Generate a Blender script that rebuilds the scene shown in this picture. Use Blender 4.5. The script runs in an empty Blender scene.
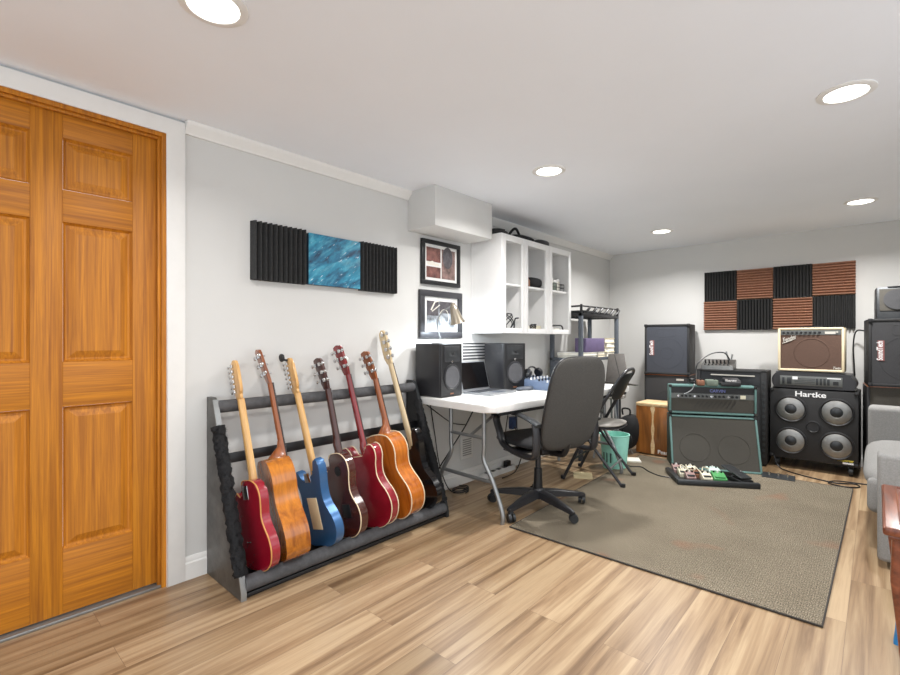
import bpy, bmesh, math, random
from mathutils import Vector, Matrix, Euler
random.seed(7)
R = math.radians
COL = bpy.context.scene.collection

# ------------------------------------------------------------------ materials
def new_mat(name):
    m = bpy.data.materials.new(name); m.use_nodes = True
    nt = m.node_tree; nt.nodes.clear()
    out = nt.nodes.new('ShaderNodeOutputMaterial'); b = nt.nodes.new('ShaderNodeBsdfPrincipled')
    nt.links.new(b.outputs[0], out.inputs[0])
    return m, nt, b

def lin(c):
    return tuple(((x/255)/12.92 if x/255 <= .04045 else ((x/255+.055)/1.055)**2.4) for x in c) + (1,)

def coords(nt, scale=(1, 1, 1), rot=(0, 0, 0)):
    tc = nt.nodes.new('ShaderNodeTexCoord'); mp = nt.nodes.new('ShaderNodeMapping')
    mp.inputs['Scale'].default_value = scale; mp.inputs['Rotation'].default_value = rot
    nt.links.new(tc.outputs['Object'], mp.inputs['Vector'])
    return mp.outputs['Vector']

def noise(nt, vec, scale, detail=4, rough=.6, dist=0):
    n = nt.nodes.new('ShaderNodeTexNoise'); n.inputs['Scale'].default_value = scale
    n.inputs['Detail'].default_value = detail; n.inputs['Roughness'].default_value = rough
    n.inputs['Distortion'].default_value = dist
    nt.links.new(vec, n.inputs['Vector'])
    return n.outputs['Fac']

def ramp(nt, fac, stops):
    r = nt.nodes.new('ShaderNodeValToRGB')
    e = r.color_ramp.elements
    while len(e) < len(stops): e.new(.5)
    for k, (p, c) in zip(e, stops): k.position = p; k.color = c
    nt.links.new(fac, r.inputs['Fac'])
    return r.outputs['Color']

def mixc(nt, fac, a, b, mode='MIX'):
    n = nt.nodes.new('ShaderNodeMix'); n.data_type = 'RGBA'; n.blend_type = mode
    for sock, v in ((n.inputs[0], fac), (n.inputs[6], a), (n.inputs[7], b)):
        if isinstance(v, (int, float)): sock.default_value = v
        elif isinstance(v, tuple): sock.default_value = v
        else: nt.links.new(v, sock)
    return n.outputs[2]

def bump(nt, b, h, strength=.2, dist=.01):
    n = nt.nodes.new('ShaderNodeBump'); n.inputs['Strength'].default_value = strength
    n.inputs['Distance'].default_value = dist
    nt.links.new(h, n.inputs['Height']); nt.links.new(n.outputs['Normal'], b.inputs['Normal'])

def plain(name, rgb, rough=.5, metal=0, var=.12, vscale=20, bmp=0, bscale=200, coat=0, spec=.5, stretch=(1, 1, 1)):
    m, nt, b = new_mat(name)
    v = coords(nt, stretch); f = noise(nt, v, vscale)
    c = lin(rgb); d = tuple(max(0, x*(1-var)) for x in c[:3])+(1,); u = tuple(min(1, x*(1+var)) for x in c[:3])+(1,)
    nt.links.new(ramp(nt, f, [(.3, d), (.7, u)]), b.inputs['Base Color'])
    b.inputs['Roughness'].default_value = rough; b.inputs['Metallic'].default_value = metal
    b.inputs['Coat Weight'].default_value = coat; b.inputs['Specular IOR Level'].default_value = spec
    b.inputs['Coat Roughness'].default_value = .08
    if bmp: bump(nt, b, noise(nt, v, bscale, 2), bmp, .004)
    return m

def wood(name, dark, light, scale=(30, 30, 2), rough=.4, coat=0, extra=3):
    m, nt, b = new_mat(name)
    v = coords(nt, scale)
    f = noise(nt, v, 1.0, 6, .65, .6)
    f2 = noise(nt, v, extra, 3, .6, .2)
    c1 = ramp(nt, f, [(.32, lin(dark)), (.62, lin(light))])
    c2 = ramp(nt, f2, [(.35, (.72, .68, .62, 1)), (.6, (1, 1, 1, 1))])
    nt.links.new(mixc(nt, .55, c1, c2, 'MULTIPLY'), b.inputs['Base Color'])
    b.inputs['Roughness'].default_value = rough; b.inputs['Coat Weight'].default_value = coat
    b.inputs['Coat Roughness'].default_value = .1
    bump(nt, b, f2, .06, .002)
    return m

def floor_mat():
    m, nt, b = new_mat('laminate_planks')
    v = coords(nt, (1, 1, 1), (0, 0, R(90)))
    br = nt.nodes.new('ShaderNodeTexBrick')
    br.inputs['Color1'].default_value = (0, 0, 0, 1); br.inputs['Color2'].default_value = (1, 1, 1, 1)
    br.inputs['Mortar'].default_value = (.45, .45, .45, 1)
    br.inputs['Scale'].default_value = 1; br.inputs['Mortar Size'].default_value = .0008
    br.inputs['Brick Width'].default_value = 1.22; br.inputs['Row Height'].default_value = .165
    br.offset = .37; br.offset_frequency = 2
    nt.links.new(v, br.inputs['Vector'])
    # shift the grain from plank to plank
    add = nt.nodes.new('ShaderNodeVectorMath'); add.operation = 'MULTIPLY_ADD'
    add.inputs[1].default_value = (7, 13, 5)
    nt.links.new(br.outputs['Color'], add.inputs[0]); nt.links.new(v, add.inputs[2])
    mp = nt.nodes.new('ShaderNodeMapping'); mp.inputs['Scale'].default_value = (.55, 13, 1)
    nt.links.new(add.outputs[0], mp.inputs['Vector'])
    g = noise(nt, mp.outputs['Vector'], 1.3, 5, .6, .5)
    mp2 = nt.nodes.new('ShaderNodeMapping'); mp2.inputs['Scale'].default_value = (5, 140, 1)
    nt.links.new(add.outputs[0], mp2.inputs['Vector'])
    g2 = noise(nt, mp2.outputs['Vector'], 1.0, 3, .6, .2)
    base = ramp(nt, br.outputs['Color'], [(0, lin((152, 128, 97))), (.35, lin((184, 159, 126))), (.7, lin((168, 143, 112))), (1, lin((194, 169, 136)))])
    streak = ramp(nt, g, [(.33, lin((150, 130, 116))), (.48, lin((218, 208, 200))), (.60, (1, 1, 1, 1))])
    c = mixc(nt, .85, base, streak, 'MULTIPLY')
    fine = ramp(nt, g2, [(.3, (.78, .76, .74, 1)), (.6, (1, 1, 1, 1))])
    c = mixc(nt, .5, c, fine, 'MULTIPLY')
    c = mixc(nt, br.outputs['Fac'], c, lin((120, 96, 74)))
    nt.links.new(c, b.inputs['Base Color'])
    b.inputs['Roughness'].default_value = .36
    bump(nt, b, g2, .05, .001)
    return m

def rug_mat():
    m, nt, b = new_mat('rug_weave')
    v = coords(nt)
    w = nt.nodes.new('ShaderNodeTexWave'); w.inputs['Scale'].default_value = 34; w.bands_direction = 'X'
    w.inputs['Distortion'].default_value = 1.2; w.inputs['Detail'].default_value = 1
    nt.links.new(v, w.inputs['Vector'])
    vs = coords(nt, (260, 110, 1))
    f = noise(nt, vs, 1, 3, .7)
    f2 = noise(nt, v, 2.4, 3, .55)
    f3 = noise(nt, coords(nt, (1, 1, 1), (0, 0, .7)), 3.1, 1, .4)
    c = ramp(nt, f, [(.36, lin((74, 68, 58))), (.5, lin((126, 117, 101))), (.64, lin((172, 160, 140)))])
    c = mixc(nt, .45, c, ramp(nt, w.outputs['Fac'], [(.1, (.6, .6, .6, 1)), (.7, (1, 1, 1, 1))]), 'MULTIPLY')
    c = mixc(nt, .6, c, ramp(nt, f2, [(.35, (.74, .73, .72, 1)), (.65, (1, 1, 1, 1))]), 'MULTIPLY')
    st = ramp(nt, f3, [(.66, (0, 0, 0, 1)), (.74, (.3, .3, .3, 1))])
    c = mixc(nt, st, c, lin((150, 92, 66)))
    nt.links.new(c, b.inputs['Base Color'])
    b.inputs['Roughness'].default_value = .95; b.inputs['Specular IOR Level'].default_value = .1
    bump(nt, b, w.outputs['Fac'], .5, .004)
    return m

def art_mat():
    m, nt, b = new_mat('abstract_blue_paint')
    v = coords(nt, (1, 1, 1), (R(-38), 0, 0))
    mp = nt.nodes.new('ShaderNodeMapping'); mp.inputs['Scale'].default_value = (1, 4, 13)
    nt.links.new(v, mp.inputs['Vector'])
    f = noise(nt, mp.outputs['Vector'], 2.2, 5, .65, .4)
    f2 = noise(nt, mp.outputs['Vector'], 1.1, 3, .6)
    mp2 = nt.nodes.new('ShaderNodeMapping'); mp2.inputs['Scale'].default_value = (1, 14, 90)
    nt.links.new(v, mp2.inputs['Vector'])
    f3 = noise(nt, mp2.outputs['Vector'], 1.2, 2, .5)
    c = ramp(nt, f2, [(.3, lin((18, 40, 70))), (.45, lin((20, 95, 130))), (.58, lin((40, 150, 180))), (.72, lin((60, 70, 92)))])
    c2 = ramp(nt, f, [(.35, lin((22, 40, 66))), (.5, lin((36, 130, 165))), (.66, lin((110, 190, 210)))])
    c = mixc(nt, .5, c, c2)
    c = mixc(nt, ramp(nt, f3, [(.66, (0, 0, 0, 1)), (.72, (.8, .8, .8, 1))]), c, lin((225, 232, 236)))
    nt.links.new(c, b.inputs['Base Color']); b.inputs['Roughness'].default_value = .45
    return m

def foam_mat(name, rgb):
    return plain(name, rgb, .95, var=.15, vscale=60, bmp=.15, bscale=500, spec=.1)

M = {}
M['wall'] = plain('wall_paint', (211, 210, 207), .75, var=.015, vscale=3, bmp=.03, bscale=90, spec=.25)
M['ceiling'] = plain('ceiling_paint', (241, 244, 249), .85, var=.012, vscale=2, bmp=.03, bscale=60, spec=.2)
M['trim'] = plain('white_trim_paint', (232, 230, 226), .4, var=.015)
M['floor'] = floor_mat()
M['rug'] = rug_mat(); M['rug_edge'] = plain('rug_binding', (58, 54, 50), .9)
M['oak_v'] = wood('oak_upright', (158, 92, 14), (204, 130, 24), (60, 60, 1.6), .55, 0, 3)
M['oak_h'] = wood('oak_rail', (158, 92, 14), (202, 128, 22), (60, 1.6, 60), .55, 0, 3)
M['foam_black'] = foam_mat('black_foam', (62, 62, 62)); M['foam_brown'] = foam_mat('brown_foam', (164, 122, 100))
M['art'] = art_mat(); M['canvas'] = plain('canvas_edge', (40, 60, 78), .8)
M['black'] = plain('black_plastic', (26, 26, 28), .42, var=.1)
M['black_satin'] = plain('black_satin', (40, 40, 43), .35, var=.08)
M['tolex'] = plain('black_tolex', (30, 30, 31), .6, var=.15, vscale=120, bmp=.25, bscale=600)
M['grille'] = plain('black_grille_cloth', (56, 56, 58), .8, var=.25, vscale=260, bmp=.3, bscale=900)
M['grille_blue'] = plain('slate_grille_cloth', (60, 63, 71), .8, var=.2, vscale=260, bmp=.3, bscale=900)
M['grille_grey'] = plain('olive_grey_grille_cloth', (68, 65, 59), .85, var=.2, vscale=220, bmp=.3, bscale=900)
M['oxblood'] = plain('brown_grille_cloth', (90, 68, 57), .85, var=.3, vscale=240, bmp=.3, bscale=700, stretch=(1, 1, .4))
M['cream'] = plain('cream_tolex', (224, 209, 176), .6, var=.05, bmp=.15, bscale=500)
M['teal'] = plain('teal_tolex', (92, 126, 122), .55, var=.12, vscale=40, bmp=.2, bscale=500)
M['teal_dark'] = plain('teal_side_tolex', (50, 76, 74), .6, var=.12, vscale=40, bmp=.2, bscale=500)
M['steel'] = plain('grey_metal', (150, 152, 152), .38, .7, var=.08)
M['chrome'] = plain('chrome', (205, 205, 205), .18, 1, var=.03)
M['dark_metal'] = plain('dark_metal', (58, 60, 62), .4, .5, var=.1)
M['alu'] = plain('brushed_aluminium', (150, 150, 148), .42, .95, var=.12, vscale=30)
M['white_plastic'] = plain('white_plastic', (232, 231, 228), .45, var=.02)
M['white_lacquer'] = plain('white_lacquer', (236, 235, 233), .35, var=.012)
M['rack_panel'] = plain('hammered_grey', (88, 87, 84), .45, .3, var=.4, vscale=14, bmp=.2, bscale=120)
M['rack_foam'] = plain('rack_foam_grip', (80, 80, 82), .8, var=.2, vscale=40, bmp=.2, bscale=260)
M['fur'] = plain('black_fleece', (22, 22, 24), .9, var=.5, vscale=80)
M['chair_fabric'] = plain('charcoal_mesh_fabric', (70, 68, 65), .9, var=.22, vscale=160, bmp=.4, bscale=700)
M['seat_black'] = plain('black_cushion_fabric', (36, 36, 38), .85, var=.2, vscale=90, bmp=.2, bscale=500)
M['vinyl_grey'] = plain('grey_seat_vinyl', (150, 146, 140), .55, var=.15, vscale=30)
M['sofa'] = plain('grey_upholstery', (138, 137, 135), .95, var=.14, vscale=180, bmp=.35, bscale=500, spec=.15)
M['cherry_wood'] = wood('cherry_bench_wood', (88, 42, 26), (142, 78, 50), (26, 3, 26), .3, .4)
M['cajon_wood'] = wood('cajon_burst_wood', (96, 54, 22), (176, 112, 52), (9, 9, 1.2), .35, .3, 2)
M['pale_wood'] = wood('pale_birch', (214, 178, 130), (238, 212, 168), (20, 3, 20), .45)
M['turquoise'] = plain('turquoise_plastic', (160, 226, 210), .5, var=.05)
M['maple'] = wood('maple_neck', (204, 150, 84), (232, 188, 122), (40, 40, 3), .3, .4)
M['pale_maple'] = wood('pale_maple_neck', (196, 172, 132), (226, 206, 168), (40, 40, 3), .35, .3)
M['mahogany'] = wood('mahogany_neck', (120, 62, 26), (164, 92, 42), (40, 40, 3), .3, .4)
M['dark_neck'] = wood('dark_stained_neck', (52, 24, 20), (84, 42, 34), (40, 40, 3), .3, .4)
M['red_neck'] = wood('cherry_red_neck', (100, 16, 20), (150, 34, 36), (40, 40, 3), .25, .6)
M['crimson'] = plain('crimson_lacquer', (150, 18, 40), .22, var=.08, coat=.8)
M['cherry'] = plain('cherry_lacquer', (138, 20, 36), .22, var=.3, vscale=6, coat=.8)
M['brown_lacq'] = plain('dark_brown_lacquer', (70, 30, 24), .22, var=.25, vscale=7, coat=.8)
M['blue_lacq'] = plain('lake_blue_metallic', (52, 100, 150), .3, .35, var=.06, coat=.7)
M['black_lacq'] = plain('black_lacquer', (20, 20, 22), .2, var=.1, coat=.8)
M['koa'] = wood('honey_tonewood', (146, 76, 14), (206, 126, 32), (26, 26, 1.6), .22, .7, 2)
M['koa_amber'] = wood('amber_tonewood', (150, 72, 16), (204, 118, 36), (22, 22, 1.4), .22, .7, 2)
M['binding'] = plain('cream_binding', (232, 214, 180), .4, var=.03)
M['tan_binding'] = plain('tan_binding', (206, 150, 84), .4, var=.05)
M['ebony'] = plain('dark_fretboard', (44, 30, 24), .5, var=.2)
M['cream_plate'] = plain('aged_cream_plastic', (232, 216, 178), .45, var=.03)
M['screen'] = plain('dark_screen', (8, 8, 10), .15, var=.05)
M['laptop'] = plain('grey_aluminium', (166, 168, 172), .35, .6, var=.04)
M['keys'] = plain('dark_keys', (52, 54, 58), .6)
M['slate_plastic'] = plain('slate_grey_plastic', (84, 90, 100), .45, var=.06)
M['blue_grey'] = plain('blue_grey_plastic', (96, 112, 138), .5, var=.06)
M['woofer_grey'] = plain('woofer_cone_grey', (84, 84, 87), .32)
M['nickel'] = plain('brushed_nickel', (170, 160, 144), .3, .9, var=.06)
M['purple'] = plain('purple_cardboard', (96, 84, 116), .7, var=.08)
M['paper'] = plain('paper', (226, 222, 210), .8, var=.04)
M['paper_tan'] = plain('tan_paper', (206, 190, 150), .8, var=.06)
M['grey_cloth'] = plain('grey_nylon', (104, 100, 96), .85, var=.12, vscale=30)
M['black_cloth'] = plain('black_nylon', (22, 22, 24), .85, var=.3, vscale=20)
M['post_blue'] = plain('slate_shelf_plastic', (78, 84, 92), .55, var=.06)
M['led_green'] = plain('green_pedal', (78, 150, 90), .4, var=.05)
M['mint'] = plain('pale_mint_pedal', (190, 214, 204), .4, var=.05)
M['rose'] = plain('rose_pedal', (150, 122, 118), .4, var=.08)
M['ivory'] = plain('ivory_pedal', (220, 214, 190), .4, var=.05)
M['copper'] = plain('copper_orange', (140, 98, 76), .4, .3)
M['sage'] = plain('sage_grey', (112, 124, 112), .5)
M['blue_tape'] = plain('bright_blue_plastic', (40, 130, 196), .5, var=.06)
M['txt_white'] = plain('white_lettering', (235, 235, 235), .5, var=.01)
M['txt_silver'] = plain('silver_lettering', (205, 200, 190), .35, .3, var=.03)
M['txt_yellow'] = plain('yellow_lettering', (216, 196, 70), .5, var=.02)
M['txt_blue'] = plain('violet_blue_lettering', (104, 112, 170), .5, var=.02)
M['red_badge'] = plain('red_badge', (136, 84, 80), .5, var=.05)
M['blue_light'] = plain('navy_plastic', (40, 62, 104), .4)
M['panel_grey'] = plain('control_panel_grey', (104, 106, 104), .4, .4, var=.08)
M['wall_plate'] = plain('wall_plate', (222, 221, 217), .5, var=.02)
M['vent_grey'] = plain('vent_grey', (150, 148, 144), .5)
M['slot_dark'] = plain('dark_slot', (70, 68, 72), .7)

def emis(name, rgb, s):
    m = bpy.data.materials.new(name); m.use_nodes = True; nt = m.node_tree; nt.nodes.clear()
    o = nt.nodes.new('ShaderNodeOutputMaterial'); e = nt.nodes.new('ShaderNodeEmission')
    e.inputs[0].default_value = rgb + (1,); e.inputs[1].default_value = s
    nt.links.new(e.outputs[0], o.inputs[0]); return m
M['lens'] = emis('lit_lens', (1, .97, .92), 7)
M['bulb'] = emis('lit_bulb', (.86, .93, 1), 12)

# ------------------------------------------------------------------ mesh building
class MB:
    def __init__(self): self.bm = bmesh.new()
    def box(self, c, s, bev=0, rot=None, seg=2):
        mt = Matrix.Translation(c) @ (rot.to_4x4() if rot else Matrix.Identity(4)) @ Matrix.Diagonal((s[0], s[1], s[2], 1))
        r = bmesh.ops.create_cube(self.bm, size=1, matrix=mt)
        if bev:
            vs = r['verts']; es = list({e for v in vs for e in v.link_edges})
            bmesh.ops.bevel(self.bm, geom=es, offset=bev, segments=seg, profile=.5, affect='EDGES', clamp_overlap=True)
        return self
    def bb(self, x0, x1, y0, y1, z0, z1, bev=0, seg=2):
        return self.box(((x0+x1)/2, (y0+y1)/2, (z0+z1)/2), (x1-x0, y1-y0, z1-z0), bev, None, seg)
    def ring_loft(self, rings, closed=False, caps=True):
        vr = [[self.bm.verts.new(p) for p in r] for r in rings]
        n = len(vr[0]); k = len(vr)
        for i in range(k if closed else k-1):
            a, b = vr[i], vr[(i+1) % k]
            for j in range(n):
                try: self.bm.faces.new((a[j], a[(j+1) % n], b[(j+1) % n], b[j]))
                except ValueError: pass
        if caps and not closed:
            for r in (list(reversed(vr[0])), vr[-1]):
                try: self.bm.faces.new(r)
                except ValueError: pass
        return self
    def tube(self, path, r, seg=8, closed=False, radii=None):
        P = [Vector(p) for p in path]; n = len(P); rings = []
        up = None
        for i in range(n):
            if closed: t = (P[(i+1) % n]-P[i-1]).normalized()
            else: t = (P[min(i+1, n-1)]-P[max(i-1, 0)]).normalized()
            if up is None:
                a = Vector((0, 0, 1)) if abs(t.z) < .9 else Vector((1, 0, 0))
                up = (a-t*a.dot(t)).normalized()
            else:
                up = (up-t*up.dot(t)).normalized()
            s = t.cross(up); rr = radii[i] if radii else r
            rings.append([P[i]+rr*(math.cos(2*math.pi*j/seg)*up+math.sin(2*math.pi*j/seg)*s) for j in range(seg)])
        return self.ring_loft(rings, closed)
    def cyl(self, p0, p1, r0, r1=None, seg=20):
        return self.tube([p0, p1], r0, seg, radii=[r0, r0 if r1 is None else r1])
    def lathe(self, prof, origin=(0, 0, 0), rot=None, seg=32, caps=True):
        o = Vector(origin); rm = rot if rot else Matrix.Identity(3)
        rings = [[o+rm @ Vector((max(r, 1e-4)*math.cos(2*math.pi*j/seg), max(r, 1e-4)*math.sin(2*math.pi*j/seg), z)) for j in range(seg)] for r, z in prof]
        return self.ring_loft(rings, False, caps)
    def prism(self, pts, y0, y1, bev=0, plane='xz', seg=2):
        # outline in xz extruded along y (or in another plane)
        def mk(a, b, t):
            return (a, t, b) if plane == 'xz' else (a, b, t) if plane == 'xy' else (t, a, b)
        f = [self.bm.verts.new(mk(a, b, y0)) for a, b in pts]; g = [self.bm.verts.new(mk(a, b, y1)) for a, b in pts]
        n = len(pts)
        self.bm.faces.new(f); self.bm.faces.new(list(reversed(g)))
        for i in range(n): self.bm.faces.new((f[i], g[i], g[(i+1) % n], f[(i+1) % n]))
        if bev:
            es = [self.bm.edges.get((q[i], q[(i+1) % n])) for q in (f, g) for i in range(n)]
            bmesh.ops.bevel(self.bm, geom=es, offset=bev, segments=seg, profile=.5, affect='EDGES', clamp_overlap=True)
        return self
    def pillow(self, outline, tf, tb, fn, p=3.0, steps=(1, .985, .94, .84, .65, .4, .15)):
        # outline (a,b) closed; fn(a,b,t)->xyz ; rounded cushion
        rings = []
        for s in reversed(steps): rings.append([Vector(fn(a*s, b*s, -tb*(1-s**p)**(1/p))) for a, b in outline])
        for s in steps[1:]: rings.append([Vector(fn(a*s, b*s, tf*(1-s**p)**(1/p))) for a, b in outline])
        return self.ring_loft(rings)
    def sphere(self, c, r, sc=(1, 1, 1), u=16, v=10):
        bmesh.ops.create_uvsphere(self.bm, u_segments=u, v_segments=v, radius=r, matrix=Matrix.Translation(c) @ Matrix.Diagonal((sc[0], sc[1], sc[2], 1)))
        return self
    def build(self, name, mat, parent=None, ang=38):
        bmesh.ops.recalc_face_normals(self.bm, faces=self.bm.faces)
        me = bpy.data.meshes.new(name); self.bm.to_mesh(me); self.bm.free()
        for p in me.polygons: p.use_smooth = True
        me.set_sharp_from_angle(angle=R(ang))
        for m in (mat if isinstance(mat, (list, tuple)) else [mat]): me.materials.append(m)
        o = bpy.data.objects.new(name, me); COL.objects.link(o)
        if parent: o.parent = parent
        return o

def spline(pts, n=8, closed=False):
    P = [Vector(p) for p in pts]; k = len(P); out = []
    rng = range(k) if closed else range(k-1)
    for i in rng:
        if closed: a, b, c, d = P[i-1], P[i], P[(i+1) % k], P[(i+2) % k]
        else: a, b, c, d = P[max(i-1, 0)], P[i], P[i+1], P[min(i+2, k-1)]
        for j in range(n):
            t = j/n
            out.append(.5*((2*b)+(c-a)*t+(2*a-5*b+4*c-d)*t*t+(3*b-a-3*c+d)*t*t*t))
    if not closed: out.append(P[-1])
    return out

def superel(a, b, n=40, p=4):
    o = []
    for i in range(n):
        t = 2*math.pi*i/n; c, s = math.cos(t), math.sin(t)
        o.append((a*math.copysign(abs(c)**(2/p), c), b*math.copysign(abs(s)**(2/p), s)))
    return o

def tag(o, label, cat, group=None):
    o['label'] = label; o['category'] = cat
    if group: o['group'] = group
    return o

def thing(name, label, cat, loc=(0, 0, 0), rz=0, group=None, mat=None):
    o = bpy.data.objects.new(name, None); COL.objects.link(o); o.empty_display_size = .1
    if mat is not None: o.matrix_world = mat
    else: o.location = loc; o.rotation_euler = (0, 0, rz)
    return tag(o, label, cat, group)

def struct(name, mb, mat, parent=None):
    o = mb.build(name, mat, parent)
    if not parent: o['kind'] = 'structure'
    return o

def text(name, s, size, mat, parent, loc, rot, depth=.001, shear=0, width=None, bold=0, label=None):
    cu = bpy.data.curves.new(name+'_outline', 'FONT'); cu.body = s; cu.size = size; cu.extrude = depth
    cu.align_x = 'CENTER'; cu.align_y = 'CENTER'; cu.shear = shear; cu.offset = bold
    tmp = bpy.data.objects.new('tmp_text', cu); COL.objects.link(tmp)
    bpy.context.view_layer.update()
    me = bpy.data.meshes.new_from_object(tmp.evaluated_get(bpy.context.evaluated_depsgraph_get()))
    bpy.data.objects.remove(tmp); bpy.data.curves.remove(cu)
    if width:
        w = max(v.co.x for v in me.vertices)-min(v.co.x for v in me.vertices)
        for v in me.vertices: v.co.x *= width/w
    me.materials.clear(); me.materials.append(mat)
    me.transform(Matrix.Translation(loc) @ Euler(rot).to_matrix().to_4x4())
    me.name = name
    o = bpy.data.objects.new(name, me); COL.objects.link(o); o.parent = parent
    if label: o['label'] = label
    return o
FR = (R(90), 0, 0)          # lettering that faces -y

# ------------------------------------------------------------------ the room
D = 5.525; ZC = 2.138; XR = 3.35
struct('floor', MB().bb(-.25, XR+.1, -2.6, D+.1, -.06, 0), M['floor'])
struct('ceiling', MB().bb(-.25, XR+.1, -2.6, D+.1, ZC, ZC+.06), M['ceiling'])
wl = MB(); wl.bb(-.12, 0, -2.6, -.135, 0, ZC); wl.bb(-.12, 0, .722, D+.1, 0, ZC); wl.bb(-.12, 0, -.135, .722, 2.06, ZC)
struct('wall_left', wl, M['wall'])
struct('wall_back', MB().bb(0, XR+.1, D, D+.1, 0, ZC), M['wall'])
struct('wall_right', MB().bb(XR, XR+.1, 2.6, D, 0, ZC), M['wall'])
# baseboards: stepped profile
def base_profile(h=.105): return [(0, 0), (.016, 0), (.016, h*.72), (.011, h*.78), (.011, h*.9), (.005, h), (0, h)]
bl = MB(); bl.prism([(a, b) for a, b in base_profile()], .798, D, 0, 'xz'); struct('baseboard_left', bl, M['trim'])
bk = MB(); bk.prism([(D-a, b) for a, b in base_profile()], 0.016, XR, 0, 'yz'); struct('baseboard_back', bk, M['trim'])
# crown on the left wall, broken by the soffit
cr = [(0, 2.083), (.012, 2.083), (.016, 2.095), (.04, 2.118), (.046, 2.130), (.046, ZC), (0, ZC)]
c1 = MB(); c1.prism(cr, .798, 2.215, 0, 'xz'); struct('trim_1', c1, M['trim'])
c2 = MB(); c2.prism(cr, 2.83, D, 0, 'xz'); struct('trim_2', c2, M['trim'])
sf = MB(); sf.bb(0, .262, 2.215, 2.83, 1.872, ZC, .003); struct('trim_3', sf, M['wall'])
# door: frame, leaf with six raised panels
dr = bpy.data.objects.new('door_1', None); COL.objects.link(dr); dr.location = (0, .3, 0); dr['kind'] = 'structure'
def dbox(x0, x1, y0, y1, z0, z1, bev=0): return MB().bb(x0, x1, y0-.3, y1-.3, z0, z1, bev)
cs = MB()
cs.prism([(.722-.3, 0), (.798-.3, 0), (.798-.3, 2.128), (-.211-.3, 2.128), (-.211-.3, 0), (-.135-.3, 0), (-.135-.3, 2.06), (.722-.3, 2.06)], 0, .02, .004, 'yz')
cs.build('casing', M['trim'], dr)
jb = MB()
jb.bb(-.12, .004, .704-.3, .722-.3, 0, 2.06); jb.bb(-.12, .004, -.135-.3, -.117-.3, 0, 2.06); jb.bb(-.12, .004, -.117-.3, .704-.3, 2.042, 2.06)
jb.bb(-.028, -.01, .692-.3, .704-.3, 0, 2.042, .002); jb.bb(-.028, -.01, -.117-.3, .692-.3, 2.03, 2.042, .002)
jb.build('jamb', M['oak_v'], dr)
dbox(-.11, -.002, -.117, .704, 0, .012, .003).build('threshold', M['steel'], dr)
Y = [-.09, .01, .26, .36, .60, .70]; Z = [.018, .278, .852, 1.033, 1.598, 1.728, 1.937, 2.036]
st = MB()
for a, b in ((Y[0], Y[1]), (Y[2], Y[3]), (Y[4], Y[5])): st.bb(-.068, -.03, a-.3, b-.3, Z[0], Z[7], .0015)
lf = st.build('leaf', M['oak_v'], dr)
rl = MB()
for z0, z1 in ((Z[0], Z[1]), (Z[2], Z[3]), (Z[4], Z[5]), (Z[6], Z[7])):
    for a, b in ((Y[1], Y[2]), (Y[3], Y[4])): rl.bb(-.068, -.0302, a-.3, b-.3, z0, z1, .0015)
rl.build('rail', M['oak_h'], lf)
for z0, z1 in ((Z[1], Z[2]), (Z[3], Z[4]), (Z[5], Z[6])):
    for a, b in ((Y[1], Y[2]), (Y[3], Y[4])):
        p = MB(); e = .012; g = .045
        rings = []
        for ins, x in ((0, -.030), (.003, -.036), (.010, -.044), (.016, -.0445), (.044, -.0335), (.046, -.0335)):
            rings.append([(x, a+ins-.3, z0+ins), (x, b-ins-.3, z0+ins), (x, b-ins-.3, z1-ins), (x, a+ins-.3, z1-ins)])
        p.ring_loft(rings, caps=False); p.bm.faces.new([p.bm.verts.new(q) for q in rings[-1]])
        p.build('raised_panel', M['oak_v'], lf, 20)
# recessed lights
for i, (x, y, lab) in enumerate(((.908, .578, 'recessed ceiling light above the oak door side, cut by the top edge'), (2.305, 2.525, 'largest lit recessed ceiling light at right of ceiling'),
                                 (.94, 2.495, 'recessed ceiling light nearest the grey soffit box'), (.905, 4.6, 'smallest recessed ceiling light by the far left corner'),
                                 (2.31, 4.585, 'recessed ceiling light above the checkered foam panels, right edge'))):
    t = thing('recessed_light', lab, 'ceiling light', (x, y, ZC), 0, 'recessed ceiling lights')
    MB().lathe([(.072, 0), (.098, 0), (.098, -.004), (.088, -.008), (.074, -.008), (.072, -.002)], caps=False).build('trim_ring', M['trim'], t)
    MB().lathe([(.0735, -.0005), (.0735, -.003), (.0001, -.003)], caps=False).build('lens', M['lens'], t)
LP = [(x, y) for x in (.905, 2.31) for y in (.565, 2.51, 4.59)]
for i, (x, y) in enumerate(LP):
    # the two lamps by the door are dimmer than the rest
    ld = bpy.data.lights.new('downlight', 'AREA'); ld.shape = 'DISK'; ld.size = .14; ld.energy = 7.5 if y < 1 else 14 if y < 3 else 18
    ld.color = (1, .985, .965); ld.spread = R(150)
    lo = bpy.data.objects.new('downlight', ld); COL.objects.link(lo); lo.location = (x, y, ZC-.012)

# ------------------------------------------------------------------ wall things
def foam_panel(label, group, frame, w, h, n, vertical, mat, t=.042):
    th = thing('acoustic_foam', label, 'acoustic foam', group=group, mat=frame)
    pts = [(0, 0)]
    L = w if vertical else h
    for i in range(n):
        a = L*i/n; d = L/n
        pts += [(a+d*.08, t*.25), (a+d*.44, t), (a+d*.56, t), (a+d*.92, t*.25)]
    pts += [(L, 0)]
    m = MB()
    if vertical: m.prism([(a, -b) for a, b in pts], 0, h, 0, 'xy')       # local: x along wall, -y out of wall, z up
    else: m.prism([(-b, a) for a, b in pts], 0, w, 0, 'yz')
    m.build('foam', mat, th, 15)
    return th
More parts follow.
